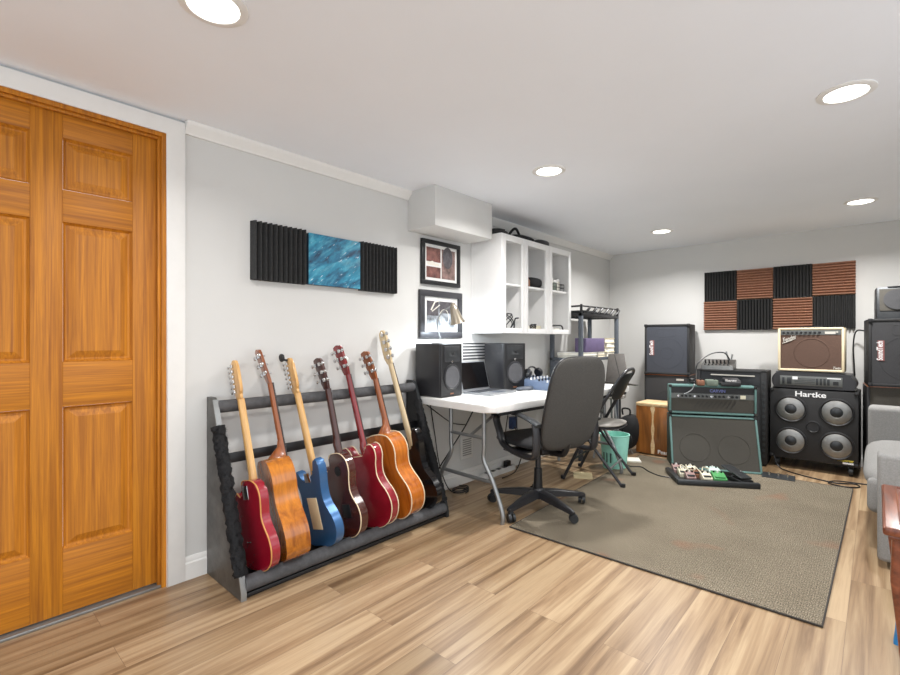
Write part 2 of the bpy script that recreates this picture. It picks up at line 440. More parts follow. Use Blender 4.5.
# left wall frame: local x -> +y world, local -y -> +x world
def lw(y, z, x=.001): return Matrix(((0, -1, 0, x), (1, 0, 0, y), (0, 0, 1, z), (0, 0, 0, 1)))
def bw(x, z): return Matrix.Translation((x, D-.001, z))
foam_panel('black ridged foam panel left of the blue painting', 'black foam panels by the painting', lw(1.11, 1.432), .312, .304, 11, True, M['foam_black'])
foam_panel('black ridged foam panel right of the blue painting', 'black foam panels by the painting', lw(1.793, 1.428), .30, .304, 11, True, M['foam_black'])
nm = [['first', 'second', 'third', 'fourth'], ['first', 'second', 'third', 'fourth']]
for r in range(2):
    for k in range(4):
        black = (k+r) % 2 == 0
        lab = '%s ridged foam panel, %s from left in %s row on back wall' % ('black' if black else 'brown', nm[r][k], 'upper' if r == 0 else 'lower')
        foam_panel(lab, 'checkered foam panels on the back wall', bw(1.041+.305*k, 1.829-.305*(r+1)), .303, .303, 12, black, M['foam_black'] if black else M['foam_brown'], .04)
t = thing('painting', 'blue and teal abstract painting between two black foam panels', 'painting', (0.002, 1.608, 1.58))
MB().bb(0, .03, -.178, .178, -.145, .145, .003).build('canvas', M['canvas'], t)
MB().bb(.0295, .0312, -.178, .178, -.145, .145).build('painted_face', M['art'], t)

def frame_pic(label, y0, y1, z0, z1, fw, mw, fmat):
    t = thing('picture_frame', label, 'picture', (.002, (y0+y1)/2, (z0+z1)/2), 0, 'framed pictures by the cabinet')
    w, h = (y1-y0)/2, (z1-z0)/2
    f = MB()
    for a, b, c, d in ((-w, w, h-fw, h), (-w, w, -h, -h+fw), (-w, -w+fw, -h+fw, h-fw), (w-fw, w, -h+fw, h-fw)): f.bb(0, .024, a, b, c, d, .003)
    f.build('frame', fmat, t)
    MB().bb(.004, .010, -w+fw, w-fw, -h+fw, h-fw).build('mat_board', M['white_plastic'], t)
    return t, w-fw-mw, h-fw-mw
M['print_warm'] = plain('warm_photo_print', (128, 104, 98), .4, var=.6, vscale=26)
M['print_red'] = plain('dark_red_photo_print', (116, 78, 72), .4, var=.6, vscale=22)
M['print_bw'] = plain('grey_photo_print', (158, 164, 170), .4, var=.75, vscale=18)
M['print_dark'] = plain('dark_photo_print', (84, 80, 84), .4, var=.5, vscale=30)
M['frame_black'] = plain('black_picture_frame', (24, 24, 26), .4); M['frame_grey'] = plain('charcoal_picture_frame', (58, 58, 62), .4)
t, a, b = frame_pic('black framed collage of reddish photographs, upper of two pictures', 2.332, 2.741, 1.52, 1.842, .03, .022, M['frame_black'])
p = MB(); p.bb(.010, .0115, -a, -.006, .006, b); p.bb(.010, .0115, -a, -.006, -b, -.03); p.build('photo', M['print_red'], t)
p = MB(); p.bb(.010, .0115, .006, a, -b, b); p.build('photo', M['print_warm'], t)
p = MB(); p.prism([(.07+.055*math.cos(q*.2618), .05+.08*math.sin(q*.2618)) for q in range(24)], .0115, .0125, 0, 'yz'); p.build('oval_photo', M['print_dark'], t)
p = MB(); p.prism([(-a+.01, -.02), (-.02, -.02), (-.03, .0), (-.06, -.004), (-.09, .012), (-a+.01, .0)], .0115, .0125, 0, 'yz'); p.build('white_shape', M['paper'], t)
t, a, b = frame_pic('charcoal framed grey photograph of instruments, lower of two pictures', 2.313, 2.764, 1.135, 1.478, .045, .03, M['frame_grey'])
p = MB(); p.bb(.010, .0115, -a, a, -b, b); p.build('photo', M['print_bw'], t)
p = MB(); p.bb(.0115, .012, -.02, a, .01, b); p.bb(.0115, .012, -a, -.03, -.01, b); p.build('photo_detail', M['print_dark'], t)
p = MB(); p.tube([(.0125, -.11, .03), (.0125, -.07, .09), (.0125, -.03, .1)], .006, 6); p.tube([(.0125, -.1, .02), (.0125, -.05, .05), (.0125, -.02, .07)], .004, 6)
p.tube([(.0125, .03+.05*math.cos(q*.5), -.02+.06*math.sin(q*.5)) for q in range(13)], .003, 6, True); p.build('photo_highlight', M['paper'], t)

# wall register, low outlet vent, outlet
t = thing('wall_vent', 'white louvered vent on left wall behind the laptop', 'vent', (.002, 2.93, 1.03))
MB().bb(0, .008, -.16, .155, -.085, .075, .002).build('plate', M['wall_plate'], t)
m = MB()
for k in range(6): m.bb(.0082, .0095, -.145, .14, -.066+k*.024, -.054+k*.024)
m.build('slot', M['slot_dark'], t)
t = thing('wall_vent', 'small grey vent low on wall under the table', 'vent', (.002, 2.835, .28))
MB().bb(0, .008, -.075, .075, -.09, .09, .002).build('plate', M['wall_plate'], t)
m = MB()
for k in range(8): m.bb(.0082, .0092, -.05, .055, -.066+k*.017, -.057+k*.017)
m.build('slot', M['vent_grey'], t)
t = thing('wall_outlet', 'wall outlet with navy plug adapter under the table', 'outlet', (.002, 3.45, .39))
MB().bb(0, .006, -.06, .06, -.06, .06, .002).build('plate', M['wall_plate'], t)
MB().bb(.006, .05, -.045, .03, -.05, .055, .006).build('plug_adapter', M['blue_light'], t)

# white wall cabinet
X1 = .30; y0, y1, z0, z1 = 2.898, 3.99, 1.172, 1.932
t = thing('wall_cabinet', 'white open wall cabinet with three tall bays above the desk', 'cabinet', (0, 0, 0))
m = MB(); k = .018
m.bb(.002, X1-.018, y0, y0+k, z0, z1); m.bb(.002, X1-.018, y1-k, y1, z0, z1); m.bb(.002, X1-.018, y0+k, y1-k, z0, z0+k); m.bb(.002, X1-.018, y0+k, y1-k, z1-k, z1)
m.bb(.002, .008, y0+k, y1-k, z0+k, z1-k)
m.bb(.008, X1-.018, 3.205, 3.22, z0+k, z1-k); m.bb(.008, X1-.018, 3.585, 3.60, z0+k, z1-k)
m.build('carcass', M['white_lacquer'], t)
m = MB(); m.bb(.008, X1-.02, y0+k, 3.205, 1.545, 1.560); m.bb(.008, X1-.02, 3.22, 3.585, 1.545, 1.560); m.bb(.008, X1-.02, 3.60, y1-k, 1.545, 1.560)
m.build('shelf', M['white_lacquer'], t)
op = [(2.958, 3.175), (3.266, 3.538), (3.65, 3.947)]
zz0, zz1 = 1.212, 1.884
ed = [y0] + [3.2125, 3.5925] + [y1]
for j in range(3):
    a, b = op[j]; e0, e1 = ed[j]+.001, ed[j+1]-.001
    m = MB()
    m.bb(X1-.018, X1, e0, a, z0, z1, .002); m.bb(X1-.018, X1, b, e1, z0, z1, .002); m.bb(X1-.018, X1, a, b, z0, zz0, .002); m.bb(X1-.018, X1, a, b, zz1, z1, .002)
    m.build('door_frame', M['white_lacquer'], t)
# things on and in the cabinet
SH = 1.5602; BT = z0+.0182; TP = z1+.0005
def cable(name, label, pts, r=.004, mat='black', cat='cable', n=8, seg=6, closed=False, group=None):
    o = MB().tube(spline(pts, n, closed), r, seg, closed).build(name, M[mat]); return tag(o, label, cat, group)
t = thing('cable_bag', 'black soft bag with loop handle on top of the cabinet', 'bag', (.16, 3.33, TP))
MB().pillow(superel(.10, .16, 32, 3), .028, .028, lambda a, b, c: (a, b, c+.028)).build('body', M['black_cloth'], t)
MB().tube(spline([(.05, -.22, .02), (.06, -.17, .075), (.06, -.12, .09), (.05, -.06, .05)], 6), .011, 8).build('handle', M['black_cloth'], t)
t = thing('headphone_case', 'rounded black case on cabinet top right of the bag', 'case', (.2, 3.60, TP))
MB().pillow(superel(.07, .10, 32, 2.6), .03, .03, lambda a, b, c: (a, b, c+.03)).build('shell', M['black_satin'], t)
cable('cable_coil', 'black cable coil lying on the cabinet top beside the soffit', [(.2+.05*math.cos(q*.7), 3.0+.085*math.sin(q*.7), TP+.012+.0011*q) for q in range(28)], .008, 'black', n=3)
o = MB().pillow(superel(.06, .11, 32, 3), .045, .045, lambda a, b, c: (a+.215, b+3.45, c+SH+.045)).build('camera_bag', M['black_cloth']); tag(o, 'black padded pouch on middle shelf of the cabinet', 'pouch')
o = MB().lathe([(.02, 0), (.024, .002), (.024, .05), (.014, .06), (.014, .075), (.0001, .075)], (.265, 3.30, SH)).build('small_jar', M['copper']); tag(o, 'small copper coloured jar beside the black pouch in cabinet', 'jar')
for j, (yy, hh) in enumerate(((3.70, .10), (3.76, .11), (3.82, .095), (3.88, .105))):
    t = thing('small_box', 'pale small box, %s from left, in wire tray of right cabinet shelf' % ['first', 'second', 'third', 'fourth'][j], 'box', (.2, yy, SH+.007), 0, 'pale boxes in the wire tray')
    MB().bb(-.03, .03, -.026, .026, 0, hh, .004).build('carton', M['paper'] if j % 2 else M['sage'], t)
    MB().bb(-.031, .031, -.027, .027, hh-.02, hh+.002, .003).build('lid', M['white_plastic'], t)
m = MB()
for zz in (.003, .035, .065): m.tube([(.14, 3.66, SH+zz), (.26, 3.66, SH+zz), (.26, 3.925, SH+zz), (.14, 3.925, SH+zz)], .0025, 6, True)
for yy in (3.66, 3.725, 3.79, 3.855, 3.925):
    m.tube([(.14, yy, SH+.003), (.14, yy, SH+.065)], .002, 6); m.tube([(.26, yy, SH+.003), (.26, yy, SH+.065)], .002, 6); m.tube([(.14, yy, SH+.004), (.26, yy, SH+.004)], .002, 6)
tag(m.build('wire_tray', M['dark_metal']), 'dark wire tray on the right upper shelf of the cabinet', 'tray')
cable('cable', 'tangle of grey cable standing in left lower bay of cabinet', [(.24+.03*math.cos(q*1.1), 3.045+.05*math.sin(q*1.3)+.02*math.sin(q*.5), BT+.006+.13*abs(math.sin(q*.45))) for q in range(26)], .0045, 'dark_metal', n=4)
t = thing('desk_clamp', 'small dark clamp with bent arm in left lower cabinet bay', 'clamp', (.26, 3.12, BT))
MB().bb(-.03, .03, -.03, .03, 0, .012, .003).build('base', M['dark_metal'], t)
MB().tube(spline([(0, 0, .01), (0, .005, .07), (0, .02, .10), (0, .06, .105)], 5), .006, 8).build('arm', M['dark_metal'], t)
for j, (yy, w, h, mt, lab) in enumerate(((3.30, .05, .045, 'paper', 'white carton at left in middle lower bay of cabinet'), (3.485, .045, .05, 'ivory', 'ivory carton at right in middle lower bay of cabinet'),
                                        (3.70, .045, .04, 'white_plastic', 'white plastic case at left in right lower bay of cabinet'), (3.80, .045, .035, 'paper', 'white carton beside microphone in right lower bay of cabinet'))):
    tag(MB().bb(.18, .26, yy-w, yy+w, BT, BT+h, .005).build('carton', M[mt]), lab, 'box', 'cartons in the cabinet')
cable('cable', 'coiled black cable between the two cartons of the middle cabinet bay', [(.25+.02*math.sin(q*.9), 3.395+.042*math.sin(q*1.7), BT+.006+.055*abs(math.cos(q*.8))) for q in range(18)], .004, 'black', n=4)
t = thing('microphone', 'black microphone on bent stand in right lower bay of cabinet', 'microphone', (.25, 3.80, BT))
MB().tube(spline([(.025, -.14, .055), (.02, -.02, .058), (.02, .06, .056), (.02, .085, .03), (.02, .085, .004)], 5), .007, 8).build('stand_arm', M['black'], t)
MB().lathe([(.0001, 0), (.024, 0), (.026, .01), (.02, .02), (.0001, .022)], (.02, .11, 0)).build('head', M['dark_metal'], t)
o = MB().bb(.14, .21, 2.93, 2.945, SH, SH+.16, .002).build('folder', M['black_satin']); tag(o, 'thin black folder standing at left in upper cabinet bay', 'folder')

# ------------------------------------------------------------------ guitar rack
YA, YB = .905, 2.20
t = thing('guitar_rack', 'long grey and black multi guitar stand along the left wall', 'guitar rack', (0, 0, 0))
prof = [(.012, 0), (.385, 0), (.385, .035), (.345, .16), (.085, .838), (.07, .848), (.012, .848)]
for yy, mt in ((YA, 'rack_panel'), (YB, 'tolex')):
    m = MB(); m.prism(prof, yy-.011, yy+.011, .002, 'xz'); m.build('end_panel', M[mt], t)
    e = MB(); e.prism([(.388, .0), (.388, .035), (.348, .161), (.088, .84), (.082, .838), (.342, .157), (.381, .035), (.381, 0)], yy-.012, yy+.012, 0, 'xz'); e.build('edge_trim', M['steel'] if yy == YA else M['dark_metal'], t)
MB().cyl((.075, YA+.011, .803), (.075, YB-.011, .803), .03).build('neck_bar', M['rack_foam'], t)
MB().bb(.106, .120, YA+.011, YB-.011, .535, .582, .002).build('middle_board', M['black'], t)
MB().cyl((.356, YA+.011, .056), (.356, YB-.011, .056), .034).build('body_bar', M['rack_foam'], t)
MB().bb(.35, .374, YA+.011, YB-.011, .002, .020, .002).build('front_rail', M['black'], t)
MB().bb(.20, .225, YA+.011, YB-.011, .005, .06, .003).build('rear_rail', M['black'], t)
def fur(name, label, y):
    p0, p1 = Vector((.365, y, .10)), Vector((.128, y, .72)); n = 46; path = []; rings = []
    d = (p1-p0).normalized(); u = Vector((0, 1, 0)); s = d.cross(u)
    for i in range(n+1):
        c = p0.lerp(p1, i/n)
        rings.append([c+(u*math.cos(q*2*math.pi/14)*.030+s*math.sin(q*2*math.pi/14)*.024)*random.uniform(.75, 1.15) for q in range(14)])
    m = MB(); m.ring_loft(rings)
    for i in range(2200):
        c = p0.lerp(p1, random.random()); a = random.random()*6.283
        nrm = (u*math.cos(a)*.029+s*math.sin(a)*.023); b = c+nrm*.8; tip = c+nrm*random.uniform(1.15, 1.5)+d*random.uniform(-.014, .010)
        w = d.cross(nrm).normalized()*.0022
        m.bm.faces.new([m.bm.verts.new(b-w), m.bm.verts.new(b+w), m.bm.verts.new(tip)])
    o = m.build(name, M['fur']); return tag(o, label, 'strap', 'fleece strips on the rack ends')
fur('fleece_strip', 'black fleece strip on the near end panel of the rack', YA-.004)
fur('fleece_strip', 'black fleece strip on the far end panel of the rack beside table', YB-.018)

# ------------------------------------------------------------------ guitars (seen from the back; local x right, z up the neck, back at -y)
def sym(pts): return pts + [(-a, b) for a, b in reversed(pts[1:-1])] if pts[-1][0] == 0 else pts + [(-a, b) for a, b in reversed(pts[1:])]
OUT = {
 'tele': [(0, 0), (.08, .004), (.135, .035), (.16, .09), (.152, .145), (.125, .195), (.114, .235), (.124, .285), (.130, .33), (.115, .372), (.07, .396), (.03, .40), (-.028, .396), (-.036, .35), (-.052, .322), (-.08, .33), (-.10, .345), (-.12, .335), (-.124, .30), (-.114, .24), (-.124, .195), (-.152, .145), (-.16, .09), (-.135, .035), (-.08, .004)],
 'strat': [(0, .004), (.08, .004), (.138, .035), (.163, .09), (.150, .15), (.115, .205), (.102, .25), (.108, .31), (.122, .37), (.122, .415), (.10, .44), (.078, .42), (.062, .375), (.032, .355), (-.032, .335), (-.055, .33), (-.075, .36), (-.098, .385), (-.118, .37), (-.118, .325), (-.102, .27), (-.102, .22), (-.128, .17), (-.158, .12), (-.160, .07), (-.128, .022), (-.07, .0)],
 'single': [(0, 0), (.08, .006), (.135, .04), (.163, .10), (.155, .155), (.122, .205), (.108, .245), (.116, .30), (.128, .345), (.118, .395), (.08, .43), (.03, .438), (-.028, .43), (-.036, .38), (-.052, .345), (-.078, .35), (-.10, .37), (-.122, .365), (-.13, .335), (-.116, .285), (-.110, .245), (-.124, .205), (-.155, .155), (-.163, .10), (-.135, .04), (-.08, .006)],
 'semi': [(0, 0), (.09, .006), (.16, .045), (.198, .115), (.188, .18), (.148, .24), (.13, .285), (.138, .34), (.156, .39), (.15, .435), (.118, .455), (.082, .44), (.055, .40), (.03, .395), (-.03, .395), (-.055, .40), (-.082, .44), (-.118, .455), (-.15, .435), (-.156, .39), (-.138, .34), (-.13, .285), (-.148, .24), (-.188, .18), (-.198, .115), (-.16, .045), (-.09, .006)],
 'acoustic': [(0, 0), (.09, .006), (.158, .045), (.192, .115), (.184, .18), (.148, .24), (.127, .285), (.13, .33), (.143, .38), (.138, .43), (.105, .475), (.05, .492), (0, .495), (-.05, .492), (-.105, .475), (-.138, .43), (-.143, .38), (-.13, .33), (-.127, .285), (-.148, .24), (-.184, .18), (-.192, .115), (-.158, .045), (-.09, .006)],
 'bass': [(0, .002), (.08, .004), (.14, .04), (.165, .10), (.148, .17), (.108, .235), (.098, .29), (.108, .36), (.122, .43), (.12, .48), (.095, .50), (.072, .465), (.058, .40), (.032, .375), (-.032, .36), (-.06, .36), (-.082, .40), (-.108, .42), (-.122, .395), (-.112, .335), (-.098, .285), (-.106, .23), (-.135, .18), (-.162, .12), (-.158, .06), (-.12, .018), (-.06, .0)],
}
def smooth_out(k, sc=1): return [(p.x*sc, p.z*sc) for p in spline([(a, 0, b) for a, b in OUT[k]], 5, True)]

def guitar(label, B, H, kind, thick, body, side_bind, neckm, headm, head, cat='guitar', neck_w=.047, sc=1, backplates=(), tuner_side=-1, yaw=0):
    B, H = Vector(B), Vector(H); up = (H-B); L = up.length; up.normalize()
    yy = Vector((math.sin(yaw), math.cos(yaw), 0)); yy = (yy-up*yy.dot(up)).normalized(); xx = yy.cross(up)
    mw = Matrix(((xx.x, yy.x, up.x, B.x), (xx.y, yy.y, up.y, B.y), (xx.z, yy.z, up.z, B.z), (0, 0, 0, 1)))
    g = thing('bass_guitar' if cat == 'bass guitar' else 'acoustic_guitar' if cat == 'acoustic guitar' else 'electric_guitar', label, cat, mat=mw, group='guitars on the rack')
    out = smooth_out(kind, sc); T = thick/2
    bev = .010 if kind in ('tele', 'single', 'semi') else .014 if kind in ('strat', 'bass') else .004
    m = MB(); m.prism(out, -T, T, bev, 'xz', 3); m.build('body', M[body], g)
    if side_bind:
        for s in ((-1, 1) if kind in ('semi', 'acoustic') else (-1,)):
            o = bev*.35
            MB().tube([(a, s*(T-o), b) for a, b in out], .0034, 6, True).build('binding', M[side_bind], g)
    ztop = max(b for a, b in out if abs(a) < .04)
    zn = L-(.19 if head == 'inline' else .18 if head == 'three' else .22)     # nut
    yf = T+.004 if kind != 'acoustic' else T+.002
    zb = ztop-.03 if kind != 'acoustic' else ztop-.002
    rings = []
    for i in range(9):
        u = i/8; z = zb+(zn-zb)*u; w = neck_w*(1-.2*u)/2; th = .021-.002*u
        if i == 0: th += .006
        rings.append([(w*math.cos(q*math.pi/8), yf-th*math.sin(q*math.pi/8), z) for q in range(9)])
    nk = MB().ring_loft(rings).build('neck', M[neckm], g)
    if kind in ('acoustic', 'semi', 'single'):
        hz = ztop; MB().ring_loft([[(w*math.cos(q*math.pi/8), yf-d*math.sin(q*math.pi/8), z) for q in range(9)] for w, d, z in
            ((.028, T*1.5 if kind == 'acoustic' else T+.004, hz-.001), (.025, T*1.25 if kind == 'acoustic' else T, hz+.012), (.022, .03, hz+.045), (.021, .022, hz+.075))]).build('neck_heel', M[neckm], nk)
    fb = MB(); e = ztop-.10 if kind != 'bass' else ztop-.06
    fb.ring_loft([[(-w, yf, z), (w, yf, z), (w, yf+.006, z), (-w, yf+.006, z)] for w, z in ((neck_w*.54, e), (neck_w*.42, zn))]).build('fretboard', M['ebony'] if neckm not in ('maple',) else M['maple'], nk)
    # front hardware
    MB().bb(-.045, .045, T, T+.010, .085, .115, .002).build('bridge', M['ebony'] if kind == 'acoustic' else M['chrome'], g)
    if kind == 'acoustic':
        MB().lathe([(.0001, 0), (.05, 0), (.05, .001), (.0001, .001)], (0, T, .34), Matrix.Rotation(R(-90), 3, 'X')).build('soundhole', M['black'], g)
    else:
        for z in (.15, .235): MB().bb(-.036, .036, T, T+.007, z-.016, z+.016, .004).build('pickup', M['black'] if kind != 'semi' else M['chrome'], g)
    # head
    if head in ('inline', 'bass'):
        hl = L-zn; s = tuner_side
        o = [(-.021, 0), (.021, 0), (.024*1, .02)]
        pts = [(-.021, 0), (.021, 0), (.022, hl*.12), (s*-.034 if s < 0 else .03, hl*.24), (.034, hl*.8), (.02, hl*.97), (0, hl), (-.022, hl*.94), (-.03, hl*.8), (-.036, hl*.2), (-.024, hl*.08)]
        pp = [(p.x, p.z+zn) for p in spline([(a, 0, b) for a, b in pts], 4, True)]
        hs = MB().prism(pp, yf-.014, yf, .002).build('headstock', M[headm], g)
        n = 6 if head == 'inline' else 4
        for i in range(n):
            z = zn+hl*(.20+.66*(i/(n-1))); a = s*(.012-.004*i/n); k = 1 if n == 6 else 1.5
            q = MB(); q.box((a, yf-.020, z), (.014*k, .012, .016*k), .002); q.cyl((a, yf-.018, z), (s*.048, yf-.018, z), .0025, seg=8); q.cyl((a, yf, z), (a, yf+.014, z), .004*k, seg=10)
            q.sphere((s*.052, yf-.018, z), .008*k, (1, .55, 1), 10, 6); q.build('tuning_peg', M['chrome'], hs)
    else:
        hl = L-zn; tl = -.16
        hp = [(-.021, 0), (.021, 0), (.030, hl*.2), (.038, hl*.86), (.034, hl*.95), (.012, hl*.97), (0, hl), (-.012, hl*.97), (-.034, hl*.95), (-.038, hl*.86), (-.030, hl*.2)]
        m = MB(); m.prism([(a, b+zn) for a, b in hp], yf-.016, yf, .002)
        for v in m.bm.verts: v.co.y += (v.co.z-zn)*tl
        hs = m.build('headstock', M[headm], g)
        for i in range(3):
            for s in (-1, 1):
                z = zn+hl*(.28+.25*i); yb = yf-.022+(z-zn)*tl
                q = MB(); q.box((s*.020, yb, z), (.018, .010, .020), .002); q.cyl((s*.02, yb, z), (s*.046, yb, z), .003, seg=8); q.cyl((s*.02, yb, z), (s*.02, yb+.034, z), .004, seg=10)
                q.sphere((s*.052, yb, z), .011, (.9, .6, 1), 10, 6); q.build('tuning_peg', M['chrome'], hs)
    st = MB()
    for i in range(4 if head == 'bass' else 6):
        a = -.018+.036*i/(3 if head == 'bass' else 5); st.cyl((a, T+.011, .10), (a*.9, yf+.009, zn), .0006, seg=5)
    st.build('strings', M['chrome'], g)
    for nm_, a0, a1, b0, b1, mt in backplates:
        MB().bb(a0, a1, -T-.0022, -T+.002, b0, b1, .001).build(nm_, M[mt], g)
    return g
BX = .315; BZ = .078
def Hp(y, z): return (.315-(z-.078)*.25, y, z)
guitar('crimson red electric guitar with maple neck, nearest the oak door', (BX, 1.02, BZ), Hp(.975, 1.02), 'tele', .045, 'crimson', 'tan_binding', 'maple', 'maple', 'inline', backplates=(('neck_plate', -.026, .026, .315, .378, 'chrome'), ('output_jack', -.06, -.02, .12, .124, 'chrome')))
guitar('honey brown acoustic guitar between the red and the blue guitars', (BX, 1.165, BZ+.005), Hp(1.095, 1.07), 'acoustic', .11, 'koa', None, 'mahogany', 'mahogany', 'three', 'acoustic guitar', sc=.96, yaw=R(13))
gb = guitar('metallic blue electric guitar with cream back plate and maple neck', (BX, 1.357, BZ), Hp(1.264, 1.022), 'strat', .045, 'blue_lacq', None, 'maple', 'maple', 'inline', backplates=(('neck_plate', -.026, .026, .325, .395 if 0 else .372, 'chrome'), ('spring_cover', -.045, .045, .085, .245, 'cream_plate')))
guitar('dark brown electric guitar with cream edge, between blue and cherry guitars', (BX, 1.502, BZ), Hp(1.462, 1.02), 'single', .05, 'brown_lacq', 'binding', 'dark_neck', 'dark_neck', 'three', backplates=(('control_cover', .02, .09, .10, .17, 'black'),))
guitar('cherry red semi hollow guitar with two rounded horns and cream binding', (BX, 1.69, BZ), Hp(1.60, 1.09), 'semi', .055, 'cherry', 'binding', 'red_neck', 'red_neck', 'three', sc=1.0)
guitar('amber acoustic guitar with cream binding beside the black bass', (BX, 1.868, BZ+.005), Hp(1.77, 1.05), 'acoustic', .105, 'koa_amber', 'binding', 'mahogany', 'mahogany', 'three', 'acoustic guitar')
guitar('black bass guitar with pale neck, last on rack before the table', (BX, 2.07, BZ), Hp(1.93, 1.178), 'bass', .045, 'black_lacq', None, 'pale_maple', 'pale_maple', 'bass', 'bass guitar', tuner_side=1)
# round cover on the back of the brown guitar
gs = [o for o in bpy.data.objects if o.get('label', '').startswith('dark brown electric')][0]
MB().lathe([(.0001, 0), (.026, 0), (.026, .003), (.0001, .003)], (.035, -.028, .345), Matrix.Rotation(R(-90), 3, 'X')).build('switch_cover', M['black'], gs)
t = thing('clip_on_tuner', 'small round black tuner clipped on blue guitar headstock', 'tuner', mat=gb.matrix_world.copy())
Lb = (Vector(Hp(1.264, 1.022))-Vector((BX, 1.357, BZ))).length
MB().lathe([(.0001, -.006), (.020, -.006), (.022, 0), (.020, .006), (.0001, .006)], (-.035, -.0, Lb+.012), Matrix.Rotation(R(90), 3, 'X'), 20).build('display', M['black'], t)
MB().tube([(-.03, -.004, Lb+.004), (-.012, .0, Lb-.004), (-.004, .012, Lb-.012)], .006, 8).build('clip', M['black'], t)

# ------------------------------------------------------------------ folding table and what stands on it
TX0, TX1, TY0, TY1, TZ = .02, .745, 2.18, 3.965, .735
t = TB = thing('folding_table', 'white plastic folding table used as a desk', 'table', (0, 0, 0))
cx, cy = (TX0+TX1)/2, (TY0+TY1)/2
def rrect(w, h, r, n=6):
    o = []
    for (sx, sy, a0) in ((1, -1, -90), (1, 1, 0), (-1, 1, 90), (-1, -1, 180)):
        for k in range(n+1):
            a = R(a0+90*k/n); o.append((sx*(w-r)+r*math.cos(a), sy*(h-r)+r*math.sin(a)))
    return o
m = MB(); m.prism([(cx+a, cy+b) for a, b in rrect((TX1-TX0)/2, (TY1-TY0)/2, .06)], TZ-.045, TZ, .010, 'xy', 3); m.build('tabletop', M['white_plastic'], t)
for yy, s in ((2.335, 1), (3.87, -1)):
    for xa, xb in ((.25, .10), (.55, .70)):
        MB().tube(spline([(xa, yy, TZ-.045), (xa, yy, .45), (xa, yy, .36), ((xa+xb)/2, yy, .24), (xb, yy, .07), (xb, yy, .0)], 5), .014, 10).build('leg', M['steel'], t)
    MB().cyl((.17, yy, .235), (.63, yy, .235), .012, seg=12).build('crossbar', M['steel'], t)
    MB().cyl((.25, yy, .50), (.55, yy, .50), .011, seg=12).build('crossbar', M['steel'], t)
    MB().cyl((.43, yy, .50), (.43, yy+s*.42, TZ-.045), .010, seg=12).build('brace', M['steel'], t)
m = MB()
for xx in (.09, .71): m.bb(xx-.012, xx+.012, 2.30, 3.92, TZ-.07, TZ-.045)
m.build('rail', M['dark_metal'], t)

PV = Vector((.745, 2.18, 0))
TB.location = PV; TB.rotation_euler = (0, 0, R(-4))
for o in TB.children: o.matrix_parent_inverse = Matrix.Translation(-PV)

def monitor_spk(label, corner, a, w=.225, d=.235, h=.36, z=TZ):
    # corner = front left bottom corner; a = yaw of facing direction from +x
    n = Vector((math.cos(a), math.sin(a), 0)); u = Vector((-math.sin(a), math.cos(a), 0))
    c = Vector((corner[0], corner[1], 0))+u*w/2
    t = thing('studio_monitor', label, 'speaker', (c.x, c.y, z), a, 'studio monitors on the desk')     # local x = facing
    MB().bb(-d, -.012, -w/2, w/2, .002, h, .008, 3).build('cabinet', M['black_satin'], t)
    MB().bb(-.0119, 0, -w/2, w/2, .002, h, .006, 3).build('baffle', M['black'], t)
    rx = Matrix.Rotation(R(90), 3, 'Y')
    wr = MB().lathe([(.088, .0), (.088, .006), (.080, .008), (.074, .004), (.074, .0)], (0, 0, .135), rx).build('woofer_ring', M['black_satin'], t)
    MB().lathe([(.074, .004), (.062, .006), (.058, -.002), (.028, -.010), (.026, -.004), (.015, .002), (.0001, .004)], (0.002, 0, .135), rx).build('woofer', M['woofer_grey'], wr)
    m = MB(); m.bb(0, .004, -.085, .085, .238, .342, .003); wg = m.build('waveguide', M['black_satin'], t)
    m = MB(); m.ring_loft([[(x, -q, .29-r), (x, q, .29-r), (x, q, .29+r), (x, -q, .29+r)] for x, q, r in ((.004, .07, .042), (.012, .05, .02), (.008, .012, .012), (.0, .006, .006))]); m.build('horn', M['dark_metal'], wg)
    MB().lathe([(.0001, .005), (.010, .004), (.010, 0)], (0, 0, .236), rx, 16).build('badge', M['chrome'], t)
    MB().bb(0, .002, -.018, .018, .018, .028).build('logo_plate', M['copper'], t)
    return t
monitor_spk('black studio monitor at near table end, carrying the desk lamp', (.272, 2.262), R(3))
monitor_spk('black studio monitor right of the laptop under the cabinet', (.308, 2.919), R(-12))
# laptop
a = R(2); t = thing('laptop', 'open grey laptop with black screen between the studio monitors', 'laptop', (.20, 2.725, TZ), a)
MB().bb(.0, .24, -.165, .165, .002, .016, .004).build('base', M['laptop'], t)
MB().bb(.025, .13, -.148, .148, .0158, .0178, .001).build('keyboard', M['keys'], t)
MB().bb(.145, .225, -.05, .05, .0158, .0165).build('touchpad', M['slate_plastic'], t)
rt = Matrix.Rotation(R(-14), 3, 'Y')
sl_ = MB().box(Vector((-.0, 0, .016))+rt @ Vector((-.004, 0, .108)), (.007, .33, .215), .003, rt).build('screen_lid', M['laptop'], t)
MB().box(Vector((-.0, 0, .016))+rt @ Vector((.0002, 0, .110)), (.0018, .314, .195), 0, rt).build('screen', M['screen'], sl_)
